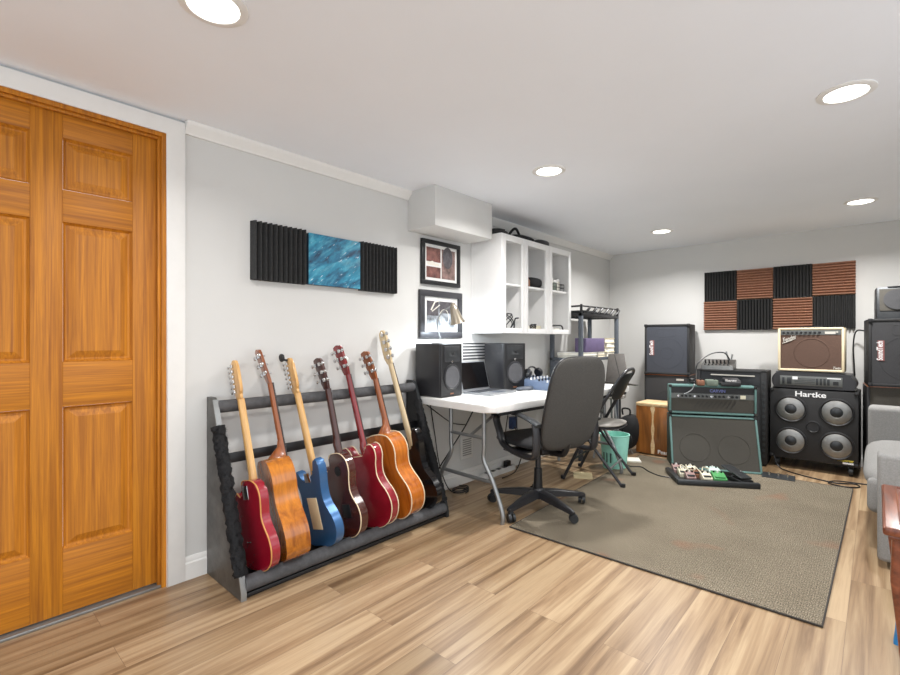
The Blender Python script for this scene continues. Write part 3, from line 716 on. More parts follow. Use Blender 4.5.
# desk lamp on the near monitor
ZL = TZ+.3605
t = thing('desk_lamp', 'lit gooseneck desk lamp with bell shade on top of the near monitor', 'lamp', (.16, 2.38, ZL))
MB().lathe([(.0001, 0), (.065, 0), (.067, .006), (.05, .014), (.012, .018), (.0001, .018)], caps=False).build('base', M['white_plastic'], t)
MB().tube(spline([(0, 0, .015), (-.01, -.02, .09), (-.01, -.025, .16), (.01, .0, .215), (.035, .03, .245), (.056, .048, .264)], 6), .005, 10).build('gooseneck', M['steel'], t)
rs = Matrix.Rotation(R(16), 3, 'X') @ Matrix.Rotation(R(-6), 3, 'Y')
sd_ = MB().lathe([(.016, .0), (.024, -.008), (.030, -.04), (.044, -.10), (.056, -.128), (.053, -.128), (.041, -.10), (.027, -.04), (.018, -.012)], (.062, .055, .264), rs, caps=False).build('shade', M['nickel'], t)
MB().lathe([(.0001, .018), (.012, .014), (.017, 0), (.016, -.012)], (.062, .055, .264), rs).build('shade_cap', M['nickel'], sd_)
bp = Vector((.062, .055, .264))+rs @ Vector((0, 0, -.075)); MB().sphere(bp, .022).build('bulb', M['bulb'], sd_)
ld = bpy.data.lights.new('lamp_bulb', 'POINT'); ld.energy = 9; ld.color = (.80, .90, 1); ld.shadow_soft_size = .025
lo = bpy.data.objects.new('lamp_bulb', ld); COL.objects.link(lo); lo.location = Vector((.16, 2.38, ZL))+Vector((.062, .055, .264))+rs @ Vector((0, 0, -.125))
# audio interface / mixer with headphones
t = thing('audio_mixer', 'blue grey desktop mixer on table behind the office chair', 'mixer', (.43, 3.30, TZ), R(4))
m = MB(); m.prism([(-.17, 0), (.17, 0), (.17, .05), (-.17, .085)], -.17, .20, .006, 'xz'); m.build('housing', M['blue_grey'], t)
m = MB(); m.bb(.1702, .172, -.13, .16, .008, .03); m.build('front_recess', M['slate_plastic'], t)
for i in range(6):
    for j in range(4):
        x = -.12+j*.07; MB().cyl((x, -.13+i*.055, .067-.03*(x/.17)*.58), (x, -.13+i*.055, .085-.03*(x/.17)*.58), .008, .006, 10).build('knob', M['white_plastic'] if j % 2 else M['black'], t)
t = thing('headphones', 'black headphones resting on the blue grey mixer', 'headphones', (.36, 3.24, TZ+.082))
MB().tube(spline([(0, -.075, .02), (-.01, -.065, .06), (-.015, -.02, .085), (-.015, .03, .085), (-.01, .07, .06), (0, .08, .02)], 5), .007, 8).build('headband', M['black'], t)
for s in (-1, 1): MB().lathe([(.0001, -.014), (.034, -.014), (.038, 0), (.032, .014), (.0001, .016)], (0, s*.08, .042), Matrix.Rotation(R(90+s*20), 3, 'X'), 20).build('ear_cup', M['black'], t)
o = MB().pillow(superel(.045, .09, 28, 2.4), .016, .012, lambda a, b, c: (a+.40, b+3.06, c+TZ+.013+.004*math.sin(a*90))).build('cleaning_cloth', M['slate_plastic']); tag(o, 'crumpled grey cloth in front of the right studio monitor', 'cloth')
o = MB().lathe([(.0001, 0), (.035, 0), (.037, .09), (.034, .09), (.033, .008), (.0001, .006)], (.62, 3.83, TZ)).build('mug', M['dark_metal']); tag(o, 'dark mug at far end of the white table', 'mug')
tag(MB().bb(.43, .62, 2.96, 3.02, TZ, TZ+.004).build('pen_tray', M['white_plastic']), 'flat white strip on table before the right monitor', 'tray')

# ------------------------------------------------------------------ office chair
fw = Vector((-.955, .297, 0)).normalized(); az = math.atan2(fw.y, fw.x)
C0 = (.73, 2.715, .0)
RUGT = .010
t = thing('office_chair', 'black and charcoal swivel office chair at the desk', 'chair', C0, az)      # local x = forward
wa = [R(d)-az for d in (-91, -19, 53, 125, 197)]
m = MB()
m.lathe([(.0001, .075), (.045, .075), (.05, .10), (.045, .125), (.034, .14), (.0001, .14)], seg=24)
for q in wa:
    d = Vector((math.cos(q), math.sin(q), 0)); s = Vector((-d.y, d.x, 0)); rr = []
    for k, (l, w, zt, zb) in enumerate(((.03, .034, .130, .085), (.12, .030, .125, .080), (.22, .024, .108, .074), (.315, .018, .090, .066), (.332, .014, .084, .068))):
        rr.append([d*l+s*w*e+Vector((0, 0, z)) for e, z in ((-1, zb), (1, zb), (.9, zt-.004), (.5, zt), (-.5, zt), (-.9, zt-.004))])
    m.ring_loft(rr)
sb_ = m.build('star_base', M['black_satin'], t)
for q in wa:
    d = Vector((math.cos(q), math.sin(q), 0)); s = Vector((-d.y, d.x, 0)); c = d*.312
    rugz = RUGT if C0[0]+.31*math.cos(q+az) > .775 else -.001
    w = MB()
    dn = d*.5+s*.8; dn.normalize(); ax = Vector((-dn.y, dn.x, 0)); cc = c+dn*.014+Vector((0, 0, .030+rugz))
    for e in (-1, 1): w.cyl(cc+ax*e*.005, cc+ax*e*.022, .028, .026, 18)
    w.cyl(c+Vector((0, 0, .045)), c+Vector((0, 0, .075)), .008, seg=10); w.box(c+dn*.008+Vector((0, 0, .055)), (.03, .03, .02), .006)
    w.build('caster', M['dark_metal'], sb_)
MB().cyl((0, 0, .13), (0, 0, .27), .030, .026, 20).build('column_sleeve', M['black'], t)
MB().cyl((0, 0, .27), (0, 0, .40), .018, seg=16).build('gas_lift', M['black_satin'], t)
m = MB(); m.box((-.02, 0, .405), (.22, .16, .04), .012); m.cyl((.0, -.10, .40), (.0, -.22, .395), .006, seg=8); m.build('tilt_mechanism', M['black'], t)
MB().pillow(superel(.25, .222, 40, 3.2), .045, .035, lambda a, b, c: (a+.02, b, c+.462-.12*max(0, a-.12)**1.3-.06*(a*a)), 2.6).build('seat', M['seat_black'], t)
def backfn(a, b, c):      # a across, b up, c thickness (+ = front)
    z = .734+b; lean = -.225-.24*(b+.30)-.03*math.sin((b+.3)*5)
    return (lean+c-.04*(1-(a/.25)**2)*.6, a, z)
ob = [(a*(1-.10*max(0, b)/.3-.06*max(0, -b)/.3), b) for a, b in superel(.232, .286, 44, 4.6)]
br_ = MB().pillow(ob, .05, .035, backfn, 3).build('backrest', M['chair_fabric'], t)
MB().tube([Vector(backfn(a*.995, b*.995, .002)) for a, b in ob], .007, 8, True).build('piping', M['black'], br_)
MB().tube(spline([(-.05, 0, .40), (-.20, 0, .405), (-.25, 0, .43), (-.29, 0, .54)], 5), .02, 10).build('back_bracket', M['black'], t)
for s in (-1, 1):
    y = s*.245
    m = MB()
    def bar(pts, w=.027, h=.017):
        P = spline(pts, 6); rr = []
        for i, p in enumerate(P):
            tn = (P[min(i+1, len(P)-1)]-P[max(i-1, 0)]).normalized(); n = Vector((0, 1, 0)); b = tn.cross(n)
            rr.append([p+n*w*math.cos(q*math.pi/6)+b*h*math.sin(q*math.pi/6) for q in range(12)])
        m.ring_loft(rr)
    bar([(-.255, y, .62), (-.265, y, .58), (-.265, y, .48), (-.245, y, .425), (-.16, y, .412), (-.02, y, .425), (.06, y, .455), (.095, y, .52), (.13, y, .59), (.125, y, .62)])
    m.bb(-.10, .06, min(y, s*.10), max(y, s*.10), .405, .42, .005)
    af = m.build('arm_frame', M['black_satin'], t)
    m = MB(); bar([(-.29, y, .615), (-.22, y, .638), (-.08, y, .660), (.07, y, .655), (.155, y, .625)], .028, .012); m.build('arm_pad', M['dark_metal'], af)

# ------------------------------------------------------------------ metal folding chair (faces the table)
fz = math.atan2(-.15, -.95)
t = thing('folding_chair', 'black metal folding chair with grey padded seat beside the office chair', 'chair', (.715, 3.655, 0), fz)   # local x = forward
W = .215
path = [(.215, -W, .01), (.08, -W, .29), (-.06, -W, .56), (-.20, -W*.97, .80), (-.235, -W*.85, .855), (-.25, -W*.5, .885), (-.253, 0, .89), (-.25, W*.5, .885), (-.235, W*.85, .855), (-.20, W*.97, .80), (-.06, W, .56), (.08, W, .29), (.215, W, .01)]
MB().tube(spline(path, 5), .0125, 10).build('front_frame', M['black_satin'], t)
for s in (-1, 1):
    MB().tube([(.10, s*(W-.03), .445), (-.05, s*(W-.03), .24), (-.235, s*(W-.03), .01)], .0115, 10).build('rear_leg', M['black_satin'], t)
    for q, z in (((.219, s*W, 0), 0), ((-.241, s*(W-.03), 0), 0)): MB().cyl((q[0], q[1], .0105), (q[0], q[1], .035), .016, seg=12).build('foot_cap', M['black'], t)
    MB().tube([(.0, s*(W-.015), .44), (-.02, s*(W-.012), .475)], .008, 8).build('hinge', M['dark_metal'], t)
MB().cyl((.138, -W, .17), (.138, W, .17), .008, seg=10).build('stretcher', M['black_satin'], t)
MB().cyl((-.14, -W+.03, .13), (-.14, W-.03, .13), .008, seg=10).build('stretcher', M['steel'], t)
MB().pillow(superel(.20, .19, 36, 3.4), .022, .02, lambda a, b, c: (a-.01, b, c+.45-.04*a), 2.6).build('seat_pad', M['vinyl_grey'], t)
MB().pillow(superel(.205, .195, 36, 3.4), .010, .012, lambda a, b, c: (a-.01, b, c+.430-.04*a), 2.6).build('seat_pan', M['black_satin'], t)
MB().pillow(superel(.185, .105, 36, 4), .012, .010, lambda a, b, c: (-.155-.42*(b+.06)-.03*(1-(a/.19)**2)+c, a, .755+b), 3).build('back_panel', M['black'], t)

# ------------------------------------------------------------------ waste basket, stool, bag, music stand, shelf rack
t = thing('waste_basket', 'turquoise plastic waste basket behind the folding chair', 'basket', (.69, 4.04, 0))
MB().lathe([(.0001, .004), (.092, .004), (.094, 0), (.098, .01), (.122, .27), (.122, .285), (.127, .288), (.127, .296), (.118, .296), (.117, .27), (.092, .012), (.0001, .012)], seg=40, caps=False).build('bucket', M['turquoise'], t)
m = MB()
for k in range(3):
    q = R(-120+k*18); m.box((.108*math.cos(q), .108*math.sin(q), .11), (.004, .012, .10), .001, Matrix.Rotation(q, 3, 'Z'))
m.build('slot', M['teal_dark'], t)
t = thing('stool', 'round pale topped stool beyond the folding chair', 'stool', (.52, 4.33, 0))
MB().lathe([(.0001, .575), (.135, .575), (.145, .582), (.145, .602), (.13, .612), (.0001, .615)], seg=32, caps=False).build('seat', M['vinyl_grey'], t)
for k in range(3):
    q = R(100+120*k); MB().tube([(.05*math.cos(q), .05*math.sin(q), .575), (.15*math.cos(q), .15*math.sin(q), .0)], .010, 8).build('leg', M['steel'], t)
MB().tube([(.105*math.cos(k*.3927), .105*math.sin(k*.3927), .25) for k in range(16)], .006, 8, True).build('foot_ring', M['steel'], t)
t = thing('backpack', 'black backpack slumped on floor left of the wooden cajon', 'bag', (.54, 4.69, 0))
MB().pillow(superel(.12, .18, 36, 2.6), .11, .11, lambda a, b, c: (a+.06*b, c, b+.19+.02*math.sin(a*20)), 2.3).build('body', M['black_cloth'], t)
MB().pillow(superel(.10, .09, 28, 2.8), .05, .02, lambda a, b, c: (a, -.11-c, b+.13), 2.3).build('pocket', M['black_cloth'], t)
MB().tube(spline([(-.03, -.02, .37), (-.03, -.03, .43), (.04, -.03, .43), (.04, -.02, .37)], 5), .009, 8).build('handle', M['black_cloth'], t)
t = thing('music_stand', 'grey music stand with tilted desk beside the storage rack', 'music stand', (.53, 4.50, 0), R(-14))
rt = Matrix.Rotation(R(24), 3, 'X')
o_ = Vector((0, 0, .83))
m = MB(); m.prism([(-.16, .16), (.02, .17), (.17, -.15), (-.10, -.15)], -.004, .004, .002, 'xz')
for v in m.bm.verts: v.co = o_+Matrix.Rotation(R(-24), 3, 'X') @ v.co
m.build('desk', M['grey_cloth'], t)
m = MB(); m.prism([(-.12, 0), (.24, .01), (.29, .035), (.20, .05), (-.10, .05)], -.152, -.146, .001, 'xy')
for v in m.bm.verts: v.co = o_+Matrix.Rotation(R(-24), 3, 'X') @ Vector((v.co.x, -v.co.y, v.co.z))
m.build('ledge', M['grey_cloth'], t)
m = MB(); m.tube([(-.03, -.012, .97), (.09, -.07, .70)], .003, 6); m.build('desk_seam', M['black'], t)
MB().cyl((0, .03, .30), (0, .03, .80), .010, seg=12).build('pole', M['dark_metal'], t)
MB().cyl((0, .03, .04), (0, .03, .32), .014, seg=12).build('sleeve', M['dark_metal'], t)
for k in range(3):
    q = R(-60+120*k); MB().tube([(0, .03, .18), (.13*math.cos(q), .03+.13*math.sin(q), .008)], .008, 8).build('leg', M['steel'], t)

RX0, RX1, RY0, RY1 = .05, .385, 4.03, 4.87
t = thing('storage_rack', 'dark grey shelving rack in the corner right of the cabinet', 'shelf', (0, 0, 0))
for x in (RX0+.018, RX1-.018):
    for y in (RY0+.018, RY1-.018):
        MB().bb(x-.018, x+.018, y-.018, y+.018, 0, 1.37, .004).build('post', M['post_blue'], t)
for z in (.25, .92, 1.34):
    m = MB(); h = .03
    m.bb(RX0, RX1, RY0, RY0+.02, z, z+h, .003); m.bb(RX0, RX1, RY1-.02, RY1, z, z+h, .003); m.bb(RX0, RX0+.02, RY0, RY1, z, z+h, .003); m.bb(RX1-.02, RX1, RY0, RY1, z, z+h, .003)
    for k in range(9): m.bb(RX0+.02, RX1-.02, RY0+.06+k*.09, RY0+.085+k*.09, z+.008, z+.024)
    m.build('shelf', M['post_blue'] if z < 1.3 else M['black'], t)
m = MB()
for k in range(6):
    y = RY0+.09+k*.135; m.tube([(RX1-.01, y, 1.372), (RX1+.004, y+.02, 1.395), (RX1+.01, y+.055, 1.425)], .012, 8)
m.build('hook', M['black'], t)
m = MB(); m.tube([(RX1-.005, RY0, 1.435), (RX1-.005, RY1, 1.435)], .007, 8); m.tube([(RX0+.02, RY0+.01, 1.43), (RX1, RY0+.01, 1.435)], .009, 8); m.cyl((RX1-.01, RY0+.01, 1.37), (RX1-.01, RY0+.01, 1.45), .012, seg=10); m.cyl((RX1-.01, RY1-.01, 1.37), (RX1-.01, RY1-.01, 1.45), .012, seg=10); m.build('top_rail', M['black'], t)
m = MB(); m.bb(RX0+.005, RX0+.345, RY0+.002, RY0+.010, .55, .915); m.build('end_panel', M['slate_plastic'], t)
S9 = .9505
tag(MB().bb(.265, .38, 4.13, 4.53, S9+.052, S9+.185, .004).build('storage_box', M['purple']), 'purple cardboard box on the storage rack shelf', 'box')
for j, (y0_, y1_, zt, zb, mt, lab) in enumerate(((4.06, 4.36, .024, 0, 'paper', 'white book at bottom left of stack under the purple box'), (4.05, 4.38, .05, .025, 'white_plastic', 'white folder lying on the bottom left book under purple box'),
                                       (4.40, 4.56, .024, 0, 'paper_tan', 'tan book at bottom right of stack under the purple box'), (4.40, 4.55, .05, .025, 'paper', 'cream book lying on the tan book under purple box'))):
    tt = thing('book', lab, 'book', (0, 0, S9), 0, 'books under the purple box')
    MB().bb(.12, .372, y0_+.004, y1_-.004, zb+.003, zt-.003).build('pages', M['paper'], tt)
    MB().bb(.115, .378, y0_, y1_, zb, zb+.003).build('cover', M[mt], tt); MB().bb(.115, .378, y0_, y1_, zt-.003, zt).build('cover', M[mt], tt)
for j in range(4):
    z = S9+.0465*j; tt = thing('book', 'cream book, %s of stack right of the purple box' % ['bottom', 'second from bottom', 'third from bottom', 'top'][j], 'book', (.27, 4.70+.008*(-1)**j, z), R(3*(-1)**j), 'cream books on the storage rack')
    MB().bb(-.09, .095, -.10, .095, .004, .042).build('pages', M['paper'], tt); q = MB(); q.bb(-.095, .1, -.105, .10, 0, .004); q.bb(-.095, .1, -.105, .10, .042, .046); q.build('cover', M['paper_tan'] if j % 2 else M['paper'], tt)
tag(MB().bb(.12, .36, 4.12, 4.42, 1.3705, 1.40, .01).build('equipment_case', M['dark_metal']), 'flat dark case on the top tier of the storage rack', 'case')
tag(MB().bb(.12, .36, 4.50, 4.76, 1.3705, 1.392, .008).build('equipment_case', M['black']), 'flat black case at far side of storage rack top', 'case')

# ------------------------------------------------------------------ rug
m = MB(); RC = [(.775, 2.325), (2.241, 2.333), (2.266, 4.627), (.70, 4.60)]; m.prism(RC, .0005, .009, .003, 'xy'); t = m.build('area_rug', M['rug']); tag(t, 'large taupe woven area rug on the wood floor', 'rug')
m = MB(); p = [(a, b, .006) for a, b in RC]
pp = []
for i in range(4):
    a, b = Vector(p[i]), Vector(p[(i+1) % 4]); pp += [a.lerp(b, k/12) for k in range(12)]
m.tube(pp, .0045, 6, True); m.build('binding', M['rug_edge'], t)

# ------------------------------------------------------------------ amplifiers
def speaker_outline(m, c, r, y):
    m.tube([(c[0]+r*math.cos(k*math.pi/20), y, c[1]+r*math.sin(k*math.pi/20)) for k in range(40)], .004, 6, True)
def corner_caps(t, x0, x1, y0, y1, z0, z1, s=.03):
    for x in (x0, x1):
        for z in sorted({z0, z1}): MB().box((x, y0+.004, z), (s, s, s), .007).build('corner_cap', M['black'], t)
def pa_cab(label, loc, rz, w, h, d, gm, badge, horn=True, group=None):
    t = thing('speaker_cabinet', label, 'speaker', loc, rz, group)        # local: front at y=0, depth +y
    m = MB(); e = .022
    m.bb(-w/2, w/2, .012, d, 0, h, .008); m.bb(-w/2, -w/2+e, 0, .03, 0, h, .006); m.bb(w/2-e, w/2, 0, .03, 0, h, .006); m.bb(-w/2, w/2, 0, .03, 0, e, .006); m.bb(-w/2, w/2, 0, .03, h-e, h, .006)
    m.build('cabinet', M['tolex'], t)
    MB().bb(-w/2+e, w/2-e, .006, .014, e, h-e).build('grille', M[gm], t)
    m = MB(); speaker_outline(m, (0, h*.42), w*.36, .008); speaker_outline(m, (0, h*.42), w*.14, .008); m.build('speaker_outline', M[gm], t)
    if horn:
        m = MB(); m.tube([(a, .007, b+h*.83) for a, b in rrect(w*.2, .04, .02)], .003, 6, True); m.build('horn_outline', M[gm], t)
    corner_caps(t, -w/2+.012, w/2-.012, 0, d, .012, h-.012)
    if badge:
        x = -w/2+.075
        bd = MB().bb(x-.020, x+.020, .002, .006, h*.38, h*.68).build('badge', M['red_badge'], t)
        text('badge_lettering', badge, .05, M['txt_white'], bd, (x-.006, .0015, h*.53), (R(90), R(-90), 0), .0008, width=h*.28, bold=.001)
    MB().bb(-w/2-.004, -w/2+.001, d*.45, d*.55, h*.45, h*.72, .002).build('side_handle', M['dark_metal'], t)
    MB().bb(w/2-.001, w/2+.004, d*.45, d*.55, h*.45, h*.72, .002).build('side_handle', M['dark_metal'], t)
    return t
def wide_cab(label, loc, rz, w, h, d, gm):
    t = thing('speaker_cabinet', label, 'speaker', loc, rz, 'lower speaker cabinets by the back wall')
    m = MB(); m.bb(-w/2, w/2, .012, d, 0, h, .006); m.bb(-w/2, -w/2+.018, 0, .03, 0, h, .004); m.bb(w/2-.018, w/2, 0, .03, 0, h, .004); m.bb(-w/2, w/2, 0, .03, 0, .02, .004)
    m.build('cabinet', M['tolex'], t)
    MB().bb(-w/2, w/2, 0, d, h, h+.008).build('top_edge', M['mahogany'], t)
    MB().bb(-w/2+.018, w/2-.018, .006, .014, .02, h).build('grille', M[gm], t)
    m = MB(); speaker_outline(m, (.02, h*.62), w*.3, .008); speaker_outline(m, (.02, h*.62), w*.12, .008); m.build('speaker_outline', M[gm], t)
    MB().bb(w/2-.12, w/2-.05, .003, .007, h-.05, h-.03).build('badge', M['txt_silver'], t)
    return t
# left stack
wide_cab('black lower speaker cabinet in left stack behind the cajon', (.785, 5.11, 0), R(5), .43, .752, .36, 'grille')
pa_cab('slate fronted speaker cabinet atop the left stack near the corner', (.79, 5.10, .7605), R(6), .43, .52, .34, 'grille_blue', 'SoundTech', 1, 'upper speaker cabinets on stacks')
# right stack
wide_cab('black lower speaker cabinet in right stack behind the sofa', (2.59, 5.02, 0), R(5), .50, .747, .38, 'grille_grey')
pa_cab('black speaker cabinet with red badge atop the right stack', (2.582, 5.0, .7555), R(5), .47, .53, .36, 'grille', 'SoundTech', 2, 'upper speaker cabinets on stacks')
t = thing('monitor_wedge', 'grey angled floor monitor on top of the right speaker stack', 'speaker', (2.605, 5.06, 1.2862), R(3))
m = MB(); m.prism([(0, 0), (.28, 0), (.28, .16), (.22, .255), (.065, .255), (.0, .045)], -.21, .21, .012, 'yz'); m.build('cabinet', M['dark_metal'], t)
rt = Matrix.Rotation(math.atan2(.065, .21)*-1, 3, 'X')
m = MB(); m.box((0, .0285, .15), (.38, .008, .185), .003, rt); m.build('grille', M['grille_grey'], t)
m = MB(); m.lathe([(.078, 0), (.084, .006), (.074, .008), (.034, .003), (.0001, .009)], (-.085, .021, .15), Matrix.Rotation(R(90-17), 3, 'X')); m.build('speaker_cone', M['grille'], t)
MB().bb(-.14, -.02, .055, .12, .250, .260, .003).build('handle', M['black'], t)

# bass cabinet with four aluminium cones
t = thing('bass_cabinet', 'black bass cabinet with four silver speaker cones', 'speaker', (1.99, 5.03, 0), R(-1))
w, h, d = .60, .605, .42; zb = .088
m = MB(); m.bb(-w/2, w/2, .012, d, zb, zb+h, .008); m.bb(-w/2, w/2, 0, .014, zb, zb+h, .008); m.build('cabinet', M['tolex'], t)
rx = Matrix.Rotation(R(90), 3, 'X')
for sx in (-1, 1):
    for sz in (-1, 1):
        c = (sx*.155+.007, 0, zb+h*.485+sz*.138)
        q = MB(); q.lathe([(.118, 0), (.118, .006), (.108, .009), (.100, .004), (.098, .002)], c, rx, caps=False); q.build('surround', M['black'], t)
        q = MB(); q.lathe([(.098, .003), (.092, .006), (.045, -.012+.022), (.042, .008)], c, rx, 40, caps=False); cn = q.build('cone', M['alu'], t)
        q = MB(); q.lathe([(.043, .007), (.030, .013), (.012, .017), (.0001, .018)], c, rx, caps=False); q.build('dust_cap', M['dark_metal'], cn)
q = MB(); q.lathe([(.052, 0), (.052, .006), (.044, .008), (.040, .003), (.0001, .002)], (.007, 0, zb+h*.485), rx, caps=False); q.build('port', M['black'], t)
text('logo', 'Hartke', .062, M['txt_white'], t, (-.012, -.001, zb+h-.04), FR, .002, width=.21, bold=.0012)
text('model_lettering', 'Transporter', .026, M['txt_yellow'], t, (.205, -.001, zb+.045), FR, .001, width=.13, bold=.0006)
text('model_lettering', 'SERIES', .016, M['txt_white'], t, (.235, -.001, zb+.022), FR, .001, width=.07, bold=.001)
corner_caps(t, -w/2+.012, w/2-.012, 0, d, zb+.012, zb+h-.012)
for sx in (-1, 1):
    for yy in (.06, d-.05):
        q = MB(); q.bb(sx*.25-.02, sx*.25+.02, yy-.025, yy+.025, zb-.012, zb, .002); q.cyl((sx*.25-.012, yy, .038), (sx*.25+.012, yy, .038), .038, seg=20); q.bb(sx*.25-.018, sx*.25-.014, yy-.012, yy+.012, .03, zb-.01); q.bb(sx*.25+.014, sx*.25+.018, yy-.012, yy+.012, .03, zb-.01)
        q.build('caster', M['dark_metal'], t)
# bass head on it
t = thing('bass_amplifier', 'black rounded amp head with grey panel on the bass cabinet', 'amplifier', (1.99, 5.03, zb+h+.0005), R(-1))
m = MB(); pr = [(p.x, p.z) for p in spline([(-.285, 0, .06), (-.27, 0, .02), (-.24, 0, .012), (.24, 0, .012), (.27, 0, .02), (.288, 0, .05), (.28, 0, .085), (.25, 0, .125), (.22, 0, .142), (-.22, 0, .150), (-.25, 0, .142), (-.28, 0, .105)], 3, True)]
m.prism(pr, 0, .30, .012); m.build('shell', M['black_satin'], t)
cp = MB().bb(-.225, .20, -.004, .004, .035, .115, .002).build('control_panel', M['panel_grey'], t)
m = MB()
for x in (-.20, -.165, -.15, .035, .06, .085, .11): m.bb(x-.008, x+.008, -.008, -.004, .045, .10, .001)
for k in range(4): m.bb(-.12, .02, -.0055, -.004, .05+k*.014, .054+k*.014)
m.build('slider', M['dark_metal'], cp)
q = MB(); q.bb(-.135, -.098, -.006, -.004, .085, .11); q.bb(.10, .19, -.006, -.004, .10, .108); q.build('panel_marking', M['txt_white'], cp)
MB().bb(.14, .175, -.007, -.004, .05, .08).build('power_switch', M['black'], cp)
for x in (-.2, .2): MB().cyl((x, .05, 0), (x, .05, .015), .015, seg=12).build('foot', M['black'], t)
for x in (-.2, .2): MB().cyl((x, .25, 0), (x, .25, .015), .015, seg=12).build('foot', M['black'], t)
# cream combo
ZF = zb+h+.0005+.1515
t = thing('guitar_combo_amp', 'cream combo amp with brown grille on the bass amp head', 'amplifier', (1.975, 5.04, ZF), R(-1))
w, h2, d = .455, .375, .23; e = .02
m = MB(); m.bb(-w/2, w/2, .014, d, 0, h2, .010); m.bb(-w/2, -w/2+e, 0, .03, 0, h2, .008); m.bb(w/2-e, w/2, 0, .03, 0, h2, .008); m.bb(-w/2, w/2, 0, .03, 0, e, .008); m.bb(-w/2, w/2, 0, .03, h2-.018, h2, .008)
m.build('cabinet', M['cream'], t)
MB().bb(-w/2+e, w/2-e, .008, .016, e, h2-.062).build('grille', M['oxblood'], t)
m = MB(); speaker_outline(m, (0.01, .16), .12, .009); m.build('speaker_outline', M['oxblood'], t)
cp = MB().bb(-w/2+e, w/2-e, .006, .016, h2-.062, h2-.022).build('control_panel', M['panel_grey'], t)
for k in range(9): MB().cyl((-.185+k*.031, .008, h2-.043), (-.185+k*.031, -.008, h2-.043), .011, .008, 12).build('knob', M['black'], cp)
q = MB(); q.bb(.10, .17, .004, .006, h2-.055, h2-.035); q.cyl((.18, .006, h2-.04), (.18, -.004, h2-.04), .007, seg=10); q.build('jewel_plate', M['txt_silver'], cp)
tx = text('logo', 'Fender', .058, M['txt_silver'], t, (0, 0, 0), FR, .0015, .35, .105, .0008)
tx.data.transform(Matrix.Translation((-.145, .004, h2-.095)) @ Matrix.Rotation(R(-22), 4, 'Y'))
q = MB(); q.tube([(-.195, .004, h2-.135), (-.165, .004, h2-.125), (-.12, .004, h2-.105)], .003, 6); q.build('logo_tail', M['txt_silver'], tx)
text('model_lettering', 'Twin', .03, M['txt_silver'], t, (.175, .006, .035), FR, .001, .3, .05, .0006)
q = MB(); q.bb(-.08, .08, .08, .11, h2, h2+.012, .004); q.build('handle', M['black'], t)
for x in (-.18, .18): MB().bb(x-.01, x+.01, .05, .2, -.0045, .0, .001).build('foot', M['black'], t)
t.location.z += .0045
# amp rack behind the teal stack
t = thing('amp_combo', 'tall black combo amp standing behind the teal half stack', 'amplifier', (1.40, 4.935, 0), R(2))
w, h2, d = .56, .842, .32
m = MB(); m.bb(-w/2, w/2, .02, d, .012, h2, .008); m.bb(-w/2, -w/2+.03, 0, .04, .012, h2, .006); m.bb(w/2-.045, w/2, 0, .04, .012, h2, .006); m.bb(-w/2, w/2, 0, .04, h2-.02, h2, .006)
m.build('cabinet', M['tolex'], t)
MB().bb(-w/2+.03, w/2-.045, .012, .022, .012, h2-.14).build('grille', M['grille'], t)
MB().bb(-w/2+.03, w/2-.045, .010, .022, h2-.14, h2-.02).build('control_panel', M['black_satin'], t)
q = MB(); q.bb(-w/2+.12, w/2-.09, .004, .010, h2-.052, h2-.042); q.build('chrome_strip', M['txt_silver'], t)
for k in range(14): MB().bb(w/2-.034, w/2-.012, -.002, .0, .08+k*.05, .105+k*.05).build('rail_slot', M['dark_metal'], t)
for x in (-.22, .22):
    for y in (.05, .28): MB().cyl((x, y, 0), (x, y, .013), .018, seg=12).build('foot', M['black'], t)
# small mixer on it
t = thing('compact_mixer', 'small light grey mixer with black knobs on the black combo amp', 'mixer', (1.285, 4.96, .8425), R(2))
m = MB(); m.prism([(0, 0), (.16, 0), (.16, .085), (.15, .09), (.0, .035)], -.135, .135, .006, 'yz'); m.build('housing', M['alu'], t)
for k in range(7): MB().cyl((-.105+k*.032, .055, .052), (-.105+k*.032, .040, .088), .008, .006, 8).build('knob', M['black'], t)
for k in range(7): MB().bb(-.110+k*.032, -.10+k*.032, .010, .028, .040, .050).build('fader', M['black'], t)
cable('cable', 'black cable arching over the small light grey mixer', [(1.125, 4.86, .80), (1.14, 4.90, .90), (1.23, 4.97, .985), (1.33, 5.0, 1.0), (1.37, 5.01, .955), (1.375, 5.03, .93)], .006)
q = MB(); q.cyl((1.37, 5.025, .932), (1.35, 5.015, 1.01), .008, seg=8); q.cyl((1.39, 5.025, .932), (1.40, 5.025, .985), .007, seg=8); tag(q.build('cable_plug', M['steel']), 'pair of metal jack plugs standing in the small grey mixer', 'plug')

# teal half stack, turned toward the room
az2 = R(24.5)
org = Vector((1.080+.3425*math.cos(az2), 4.322+.3425*math.sin(az2), .0095))
t = thing('slant_cabinet', 'teal edged slanted speaker cabinet with grey grille, lower half of stack', 'speaker', org, az2)
w, d, h2, sb = .685, .32, .44, .165
prf = [(0, 0), (d, 0), (d, h2), (sb, h2)]
m = MB(); m.prism([(a+.012, b) if b < .01 and a < .01 else (a, b) for a, b in [(.012, 0), (d, 0), (d, h2), (sb+.012, h2)]], -w/2, w/2, .006, 'yz'); m.build('cabinet', M['teal_dark'], t)
sl = math.atan2(sb, h2); ln = math.hypot(sb, h2); rt = Matrix.Rotation(-sl, 3, 'X')
def fr(x0, x1, z0, z1, t0, t1, bev=0):       # boxes on the slanted front: z along the slope
    return lambda mb: mb.box(rt @ Vector(((x0+x1)/2, (t0+t1)/2, (z0+z1)/2)), (x1-x0, t1-t0, z1-z0), bev, rt)
m = MB(); e = .017
